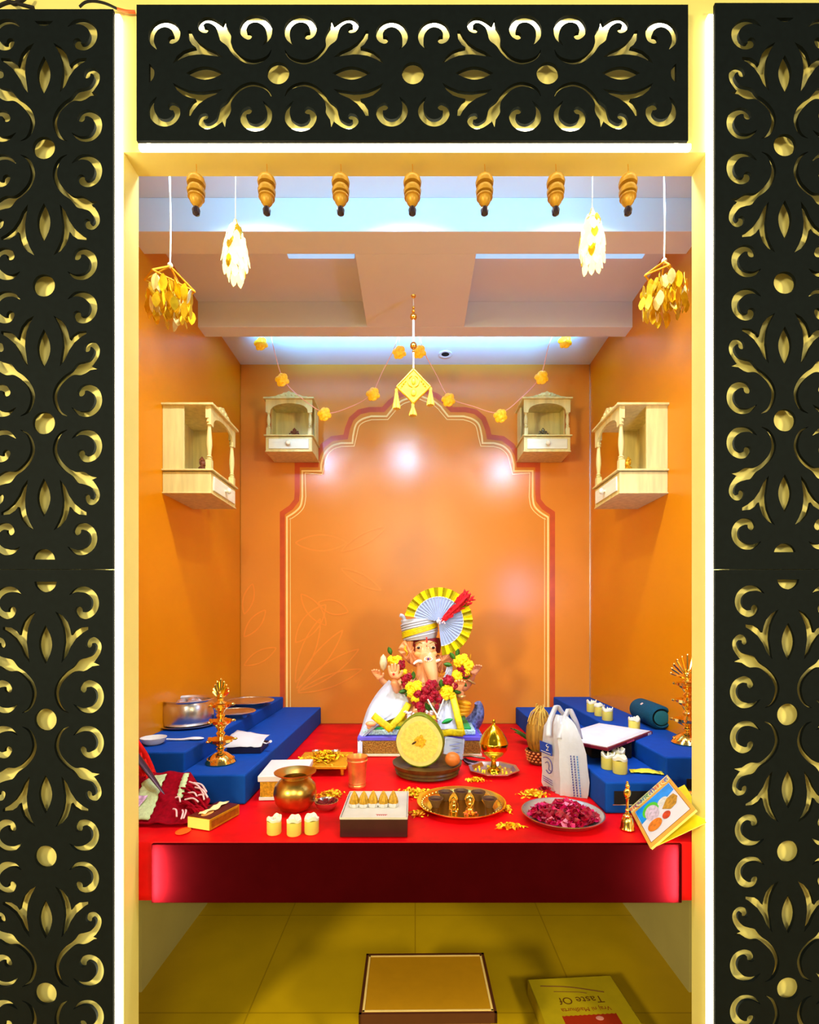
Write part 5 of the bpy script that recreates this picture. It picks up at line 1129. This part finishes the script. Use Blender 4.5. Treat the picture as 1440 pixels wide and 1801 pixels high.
# head details
def headp(px, py, dy): return tuple(I(px, py, dy))
for s_, px in ((-1, 735.5), (1, 761.5)):
    MB().ball(headp(px, 1139, -.080), (5.0*kI, .0035, 2.5*kI), 14, rot=(0, 0, s_*.3)).obj('eye', mat('eye_white', (216, 180, 140), .25), idol)
    MB().ball(headp(px+.4, 1139.3, -.0845), (2.8*kI, .002, 2.3*kI), 12).obj('iris', mat('dark_iris', (36, 18, 10), .2), idol)
    MB().tube([headp(px-6, 1132, -.080), headp(px, 1129, -.084), headp(px+6, 1132, -.080)], .7*kI, 6, 4).obj('eyebrow', mat('olive_brow', (120, 100, 20), .5), idol)
    MB().ball(headp(px, 1150, -.066), (7*kI, .012, 6*kI), 14).obj('cheek', mat('warm_peach', (246, 164, 100), .4), idol)
b = MB(); b.tube([headp(750, 1121, -.080), headp(750.5, 1130, -.090)], 1.5*kI, 7); b.ball(headp(750, 1136, -.091), 1.1*kI, 7); b.obj('red_forehead_mark', MATS['vermilion'], idol)
b = MB(); 
for i in range(12): a = 2*PI*i/12; b.ball(headp(753+6.5*math.cos(a), 1159+3.8*math.sin(a), -.100), 1.3*kI, 7)
b.obj('white_trunk_band', mat('ivory_paint', (246, 236, 226), .35), idol)
MB().ball(headp(753, 1159, -.104), (2.2*kI, .003, 2.2*kI), 10).obj('violet_gem', mat('violet_gem', (90, 50, 130), .15), idol)
for a_, c_, e_ in (((742, 1164, -.06), (734, 1163, -.095), (727, 1168, -.110)), ((763, 1164, -.06), (770, 1162, -.085), (774, 1160, -.090))):
    MB().tube([headp(*a_), headp(*c_), headp(*e_)], [3.2*kI, 2.6*kI, 1.6*kI], 10, 4).obj('tusk', mat('ivory_paint', (0, 0, 0)), idol)
def ear(pts, cen, name):
    rows = []
    for f in (1, .8, .55, .25):
        rows.append([tuple(I(cen[0]+(x-cen[0])*f, cen[1]+(y-cen[1])*f, -.005-.022*(1-f)+.012*math.sin(i*1.7)*f)) for i, (x, y) in enumerate(pts+[pts[0]])])
    b = MB().grid(rows); c_ = len(b.v); n_ = len(pts)+1; b.add([tuple(I(cen[0], cen[1], -.03))], []); b.f += [(3*n_+i, 3*n_+i+1, c_) for i in range(n_-1)]; b.mi += [0]*(n_-1)
    return b.obj(name, M_SKIN, idol, solid=.006)
earL = [tuple(p) for p in cat([(733, 1128), (722, 1126), (712, 1126), (705, 1134), (700, 1143), (706, 1152), (714, 1161), (722, 1168), (734, 1172), (740, 1160), (738, 1142)], 3, True)]
ear(earL, (722, 1147), 'ear')
earR = [tuple(p) for p in cat([(764, 1150), (774, 1153), (786, 1152), (797, 1148), (795, 1160), (786, 1176), (776, 1184), (768, 1178), (763, 1164)], 3, True)]
ear(earR, (778, 1163), 'ear')
MB().tube([headp(714, 1135, -.035), headp(712, 1142, -.040), headp(716, 1148, -.040), headp(713, 1154, -.036)], [1*kI, 2.6*kI, 2*kI, 1*kI], 8, 4).obj('earring', M_GOLDP, idol)
MB().lathe([(0, -14*kI), (24*kI, -14*kI), (26*kI, 0), (23*kI, 12*kI), (0, 14*kI)], 30, tuple(I(750, 1134, .012))).obj('maroon_hair', mat('maroon_hair', (110, 6, 26), .5, var=.2), idol)
# turban
M_TW = mat('turban_white', (190, 196, 218), .6, var=.06, scale=30, bump=.2)
tc = I(740, 1120, .012); TM = Matrix.Translation(tc) @ Matrix.Rotation(-.10, 4, 'Y')
b = MB().lathe([(0, -3*kI), (27*kI, -4*kI), (29.5*kI, 2*kI), (30*kI, 14*kI), (31*kI, 24*kI), (32.5*kI, 31*kI), (31*kI, 33*kI), (26*kI, 30*kI), (16*kI, 33*kI), (0, 35*kI)], 44, M=TM); tb = b.obj('turban', M_TW, idol)
b = MB()
for q in range(7):
    z = (3+q*4.2)*kI; pts = []
    for i in range(25): a = PI+PI*i/24; pts.append((30.2*kI*math.cos(a)*(1+q*.012), 30.2*kI*math.sin(a)*(1+q*.012), z+(i/24-.5)*11*kI))
    b.tube([TM @ Vector(p) for p in pts], 1.7*kI, 7)
b.obj('wrapped_fold', M_TW, tb)
b = MB()
for q in range(4):
    pts = []
    for i in range(25): a = PI*.92+PI*.98*i/24; pts.append(TM @ Vector((31.4*kI*math.cos(a), 31.4*kI*math.sin(a), (0+q*3.0)*kI+(i/24)**1.2*(17-q*1.2)*kI)))
    b.tube(pts, 2.0*kI, 7)
b.obj('yellow_band', M_YEL, tb)
MB().tube([tuple(I(713, 1094, -.02)), tuple(I(708, 1084, -.03)), tuple(I(703, 1082, -.035))], [3*kI, 3.4*kI, 3.2*kI], 10, 4).obj('cloth_knot', M_TW, tb)
# fan: pleated sectors
fc = I(771, 1093, -.075); a0, a1 = math.radians(170), math.radians(-84); n = 64
def sector(rin, rout, name, m_, alt=None, dy=0):
    b = MB()
    for i in range(n):
        aa, ab = a0+(a1-a0)*i/n, a0+(a1-a0)*(i+1)/n; z1_, z2_ = (0, .011) if i % 2 else (.011, 0)
        def pt(rr, ang, zz): return (fc.x+rr*kI*math.cos(ang), fc.y+dy-zz*rr/50+.012*(rr/58)**2*0, fc.z+rr*kI*math.sin(ang))
        if alt: b.cur = (i//2) % 2
        steps = 4; vs = []; 
        for q in range(steps+1): rr = rin+(rout-rin)*q/steps; vs += [pt(rr, aa, z1_), pt(rr, ab, z2_)]
        b.add(vs, [(2*q, 2*q+1, 2*q+3, 2*q+2) for q in range(steps)])
    o = b.obj(name, [m_, alt] if alt else m_, tb, smooth=False, solid=.0012); return o
sector(2, 42, 'white_fan', mat('pleated_white_silk', (160, 178, 220), .45, var=.04))
sector(42, 58, 'gold_fan_border', mat('bright_gold_zari', (236, 222, 20), .45, var=.15, scale=70), mat('olive_gold_zari', (158, 144, 0), .5, var=.2, scale=90))
rr_ = MB(); pts = [(fc.x+42*kI*math.cos(a0+(a1-a0)*i/60), fc.y-.006, fc.z+42*kI*math.sin(a0+(a1-a0)*i/60)) for i in range(61)]
rr_.tube(pts, .7*kI, 5).obj('white_seam', M_WHITE, tb)
MB().ball((fc.x, fc.y-.006, fc.z), 4*kI, 10).obj('fan_knot', M_TW, tb)
# red plume
b = MB(); p0_ = I(777, 1093, -.092); p1_ = I(822, 1048, -.095); dv = p1_-p0_; pv = Vector((-dv.z, 0, dv.x)).normalized()
b.tube([p0_, p0_+dv*.35, p0_+dv*.7, p0_+dv*.98], [3*kI, 6*kI, 9*kI, 7*kI], 10, 4, flat=.5)
for i in range(150):
    u = random.random(); w_ = (4+12*u)*kI; a = p0_+dv*u+pv*random.uniform(-1, 1)*w_*.7+Vector((0, random.uniform(-.008, .004), 0)); c_ = a+dv*random.uniform(.08, .18)+pv*random.uniform(-1, 1)*w_*.5
    b.tube([a, (a+c_)/2+Vector((0, -.003, 0)), c_], [1.6*kI, 1.8*kI, .4*kI], 5, 2)
b.obj('red_plume', mat('red_feather', (196, 0, 24), .7, var=.4, scale=60), tb)
b = MB()
for i in range(14): b.ball(tuple(I(774+random.uniform(-3, 9), 1092+random.uniform(-6, 5), -.098)), 1.3*kI, 6)
b.obj('beads', mat('white_pink_bead', (246, 210, 226), .3), tb)
# dhoti over the legs and hips
DN = [(N[i][0], N[i][1], N[i][2]-.001, N[i][3]*1.14) for i in (pel, bel, l1, l2_, r1, r2, r3)]
skin('yellow_dhoti', DN, [(0, 1), (0, 2), (2, 3), (0, 4), (4, 5), (5, 6)], M_YEL, idol)
# chest white cloth and frill
def Ig(rows): return [[tuple(I(*p)) for p in r_] for r_ in rows]
def patch(left, right, dyl, dyr, name, m_, nv=16, nu=10, wob=.004, parent=None, bulge=0, solid=.003):
    L, Rr_ = cat(left, 4), cat(right, 4); rows = []
    for j in range(nv+1):
        u = j/nv; a = L[min(len(L)-1, int(round(u*(len(L)-1))))]; c_ = Rr_[min(len(Rr_)-1, int(round(u*(len(Rr_)-1))))]; row = []
        for i in range(nu+1):
            v = i/nu; dy = dyl[0]+(dyl[1]-dyl[0])*u; dy2 = dyr[0]+(dyr[1]-dyr[0])*u
            row.append((a[0]+(c_[0]-a[0])*v, a[1]+(c_[1]-a[1])*v, dy+(dy2-dy)*v-bulge*math.sin(PI*v)+wob*math.sin(v*21+u*5)))
        rows.append(row)
    return MB().grid(Ig(rows)).obj(name, m_, parent or idol, solid=solid)
patch([(684, 1196), (664, 1218), (646, 1248), (636, 1280), (630, 1297)], [(698, 1206), (718, 1232), (706, 1256), (672, 1272), (640, 1297)], (.0, -.150), (-.075, -.165), 'white_shawl', M_CLOTHW, bulge=.012, wob=.005)
# long edge going down to the cloth in front of the platform
fe = MB().grid([[tuple(I(630-dx+3*v, 1296+u*8, -.166-.012*u+.003*math.sin(v*9))) for v, dx in zip([q/5 for q in range(6)], (1, 0, -1, -2, -3, -4))] for u in range(5)]).obj('shawl_tail', M_CLOTHW, idol, solid=.003)
def strip(pts, w_, name, m_, seg=6, flat=True):
    q = [tuple(I(*p)) for p in pts]; c_ = cat(q, seg); b = MB(); rows = []
    for i, p in enumerate(c_):
        a = Vector(c_[max(0, i-1)]); e_ = Vector(c_[min(len(c_)-1, i+1)]); t_ = (e_-a).normalized(); n_ = Vector((-t_.z, 0, t_.x)); n_ = n_.normalized() if n_.length > .01 else Vector((1, 0, 0))
        rows.append([tuple(Vector(p)+n_*w_*kI*f+Vector((0, -.002*(1-abs(f)*2)-.0015*math.sin(i*1.3+f*8), 0))) for f in (-.5, -.25, 0, .25, .5)])
    return b.grid(rows).obj(name, m_, idol, solid=.002)
strip([(719, 1237, -.115), (706, 1258, -.150), (692, 1274, -.178), (684, 1284, -.190)], 11, 'yellow_border', M_YEL)
strip([(656, 1258, -.165), (668, 1268, -.180), (680, 1277, -.190), (688, 1284, -.192)], 12, 'yellow_border', M_YEL)
# foot tip
MB().ball(tuple(I(652, 1273, -.175)), (9*kI, 6*kI, 4.5*kI), 14).obj('foot', M_SKIN, idol)
# right dupatta
patch([(782, 1206), (772, 1240), (768, 1265), (770, 1283)], [(796, 1200), (800, 1235), (806, 1262), (812, 1283)], (-.07, -.185), (-.06, -.185), 'white_stole', M_CLOTHW, bulge=.008, wob=.004)
strip([(793, 1212, -.085), (800, 1240, -.150), (806, 1266, -.190), (813, 1294, -.205)], 11, 'yellow_border', M_YEL)
strip([(768, 1292, -.200), (790, 1288, -.206), (815, 1290, -.206)], 11, 'yellow_border', M_YEL)
strip([(762, 1258, -.175), (766, 1275, -.195), (772, 1293, -.200)], 6, 'yellow_border', M_YEL)
patch([(786, 1172), (782, 1185), (776, 1200)], [(796, 1172), (794, 1186), (786, 1204)], (-.05, -.07), (-.03, -.06), 'white_collar', M_CLOTHW, wob=.001)
b = MB()
for i in range(34):
    a = PI*1.05+PI*.9*random.random(); q = random.uniform(.5, 1); c_ = I(736+24*q*math.cos(a), 1248-16*q*math.sin(a), -.150-.01*random.random()); e_ = c_+Vector((math.cos(a)*.012, -.004, math.sin(a)*.02))
    b.tube([c_, (c_+e_)/2+Vector((0, -.004, 0)), e_], [1.6*kI, 1.8*kI, .6*kI], 5, 2)
b.obj('white_flower_frill', mat('white_frill', (226, 224, 240), .7), idol)
# side bolster of the throne
b = MB().tube([tuple(I(826, 1278, .06)), tuple(I(838, 1262, .05)), tuple(I(842, 1246, .04)), tuple(I(840, 1236, .03))], [16*kI, 13*kI, 9*kI, 6*kI], 16, 4)
b.obj('blue_mosaic_bolster', mat('blue_silver_mosaic', (110, 130, 196), .3, .3, var=.7, scale=70, bump=.5), idol)
MB().box(tuple(I(829, 1290, .0)), (28*kI, .20, 14*kI)).obj('mosaic_seat_end', MATS['blue_silver_mosaic'], idol, bevel=.004)
# garland
g = thing('flower_garland', org+I(750, 1200, -.1), 'garland of marigolds, crimson roses and leaves around the idol’s neck', 'garland'); go = Vector(g.location)-org
def gd(px): return -.095-.05*max(0, 1-abs(px-752)/60)-.0
def flower(px, py, R_, m_, name, dy=None, n_=26):
    c_ = I(px, py, gd(px) if dy is None else dy)-go; b = MB().ball(tuple(c_), R_*kI*.8, 10)
    for i in range(n_):
        th = math.acos(random.uniform(-.2, 1)); a = random.random()*6.28; d_ = Vector((math.sin(th)*math.cos(a), -math.cos(th), math.sin(th)*math.sin(a)))
        b.ball(tuple(c_+d_*R_*kI*.72), (R_*kI*.36, R_*kI*.36, R_*kI*.16), 6, rot=(random.random()*3, random.random()*3, 0))
    b.obj(name, m_, g)
for q in ((697, 1163, 11), (688, 1160, 7), (733, 1208, 11), (724, 1217, 10), (718, 1206, 8), (709, 1184, 8), (808, 1163, 11), (822, 1171, 11), (816, 1158, 8), (804, 1188, 10), (802, 1200, 8), (786, 1214, 11), (781, 1224, 9), (792, 1222, 8), (731, 1228, 9), (820, 1183, 8)): flower(*q, M_PETALY, 'marigold_flower')
for q in ((705, 1169, 9), (713, 1193, 9), (719, 1190, 7), (713, 1203, 7), (811, 1177, 9), (819, 1184, 8), (788, 1197, 10), (798, 1204, 9), (756, 1206, 10), (764, 1203, 7), (736, 1219, 10), (748, 1214, 9), (745, 1225, 9), (762, 1220, 10), (771, 1229, 9), (757, 1228, 8), (738, 1241, 9), (731, 1235, 7), (741, 1249, 7)): flower(*q, M_ROSE, 'crimson_rose')
flower(768, 1243, 5, M_ROSE, 'crimson_rose', -.165, 14); flower(763, 1271, 7, M_ROSE, 'crimson_rose', -.215, 16)
def leaf(px, py, ang, L, w_, dy=None, m_=M_GREEN, par=g):
    c_ = I(px, py, (gd(px)+.004) if dy is None else dy)-(go if par is g else Vector()); M_ = Matrix.Translation(c_) @ Matrix.Rotation(-ang, 4, 'Y'); rows = []
    for u in range(7): tt = u/6; wv = w_*kI*math.sin(PI*tt)**.8; rows.append([(L*kI*tt, -.002, -wv), (L*kI*tt, -.006, 0), (L*kI*tt, -.002, wv)])
    MB().grid(rows, M_).obj('leaf', m_, par, solid=.001)
for px, py, a in ((718, 1206, 2.6), (716, 1214, 3.4), (722, 1212, 4.1), (709, 1176, 2.2), (705, 1178, 3.6), (780, 1206, .9), (776, 1210, 1.6), (800, 1160, 2.2), (803, 1156, 1.4), (812, 1192, .2), (808, 1198, -.6), (748, 1236, -1.1), (752, 1240, -.6), (796, 1214, -.3), (726, 1196, 1.5), (688, 1152, 1.9), (795, 1170, 3.0)): leaf(px, py, a, 15, 4)
leaf(776, 1272, .35, 20, 4, -.215, mat('bright_green', (10, 160, 70), .4)); leaf(772, 1276, 2.9, 12, 4, -.215, MATS['bright_green'])
b = MB(); b.tube([tuple(I(752, 1230, -.158)-go), tuple(I(762, 1248, -.180)-go), tuple(I(774, 1266, -.212)-go)], 1.4*kI, 6, 4)
b.tube([tuple(I(780, 1230, -.150)-go), tuple(I(774, 1246, -.175)-go), tuple(I(768, 1262, -.205)-go)], 1.0*kI, 6, 4); b.obj('white_tassel_string', M_THREAD, g)
# necklaces
for q in (((724, 1178), (734, 1194), (752, 1204), (768, 1196), (778, 1180)), ((720, 1182), (732, 1202), (752, 1214), (772, 1204), (782, 1184))):
    pts = cat([tuple(I(x, y, -.062-.03*(1-abs(x-752)/32))) for x, y in q], 5); b = MB()
    for p in pts: b.ball(p, 1.3*kI, 6)
    b.obj('gold_necklace', M_GOLDP, idol)
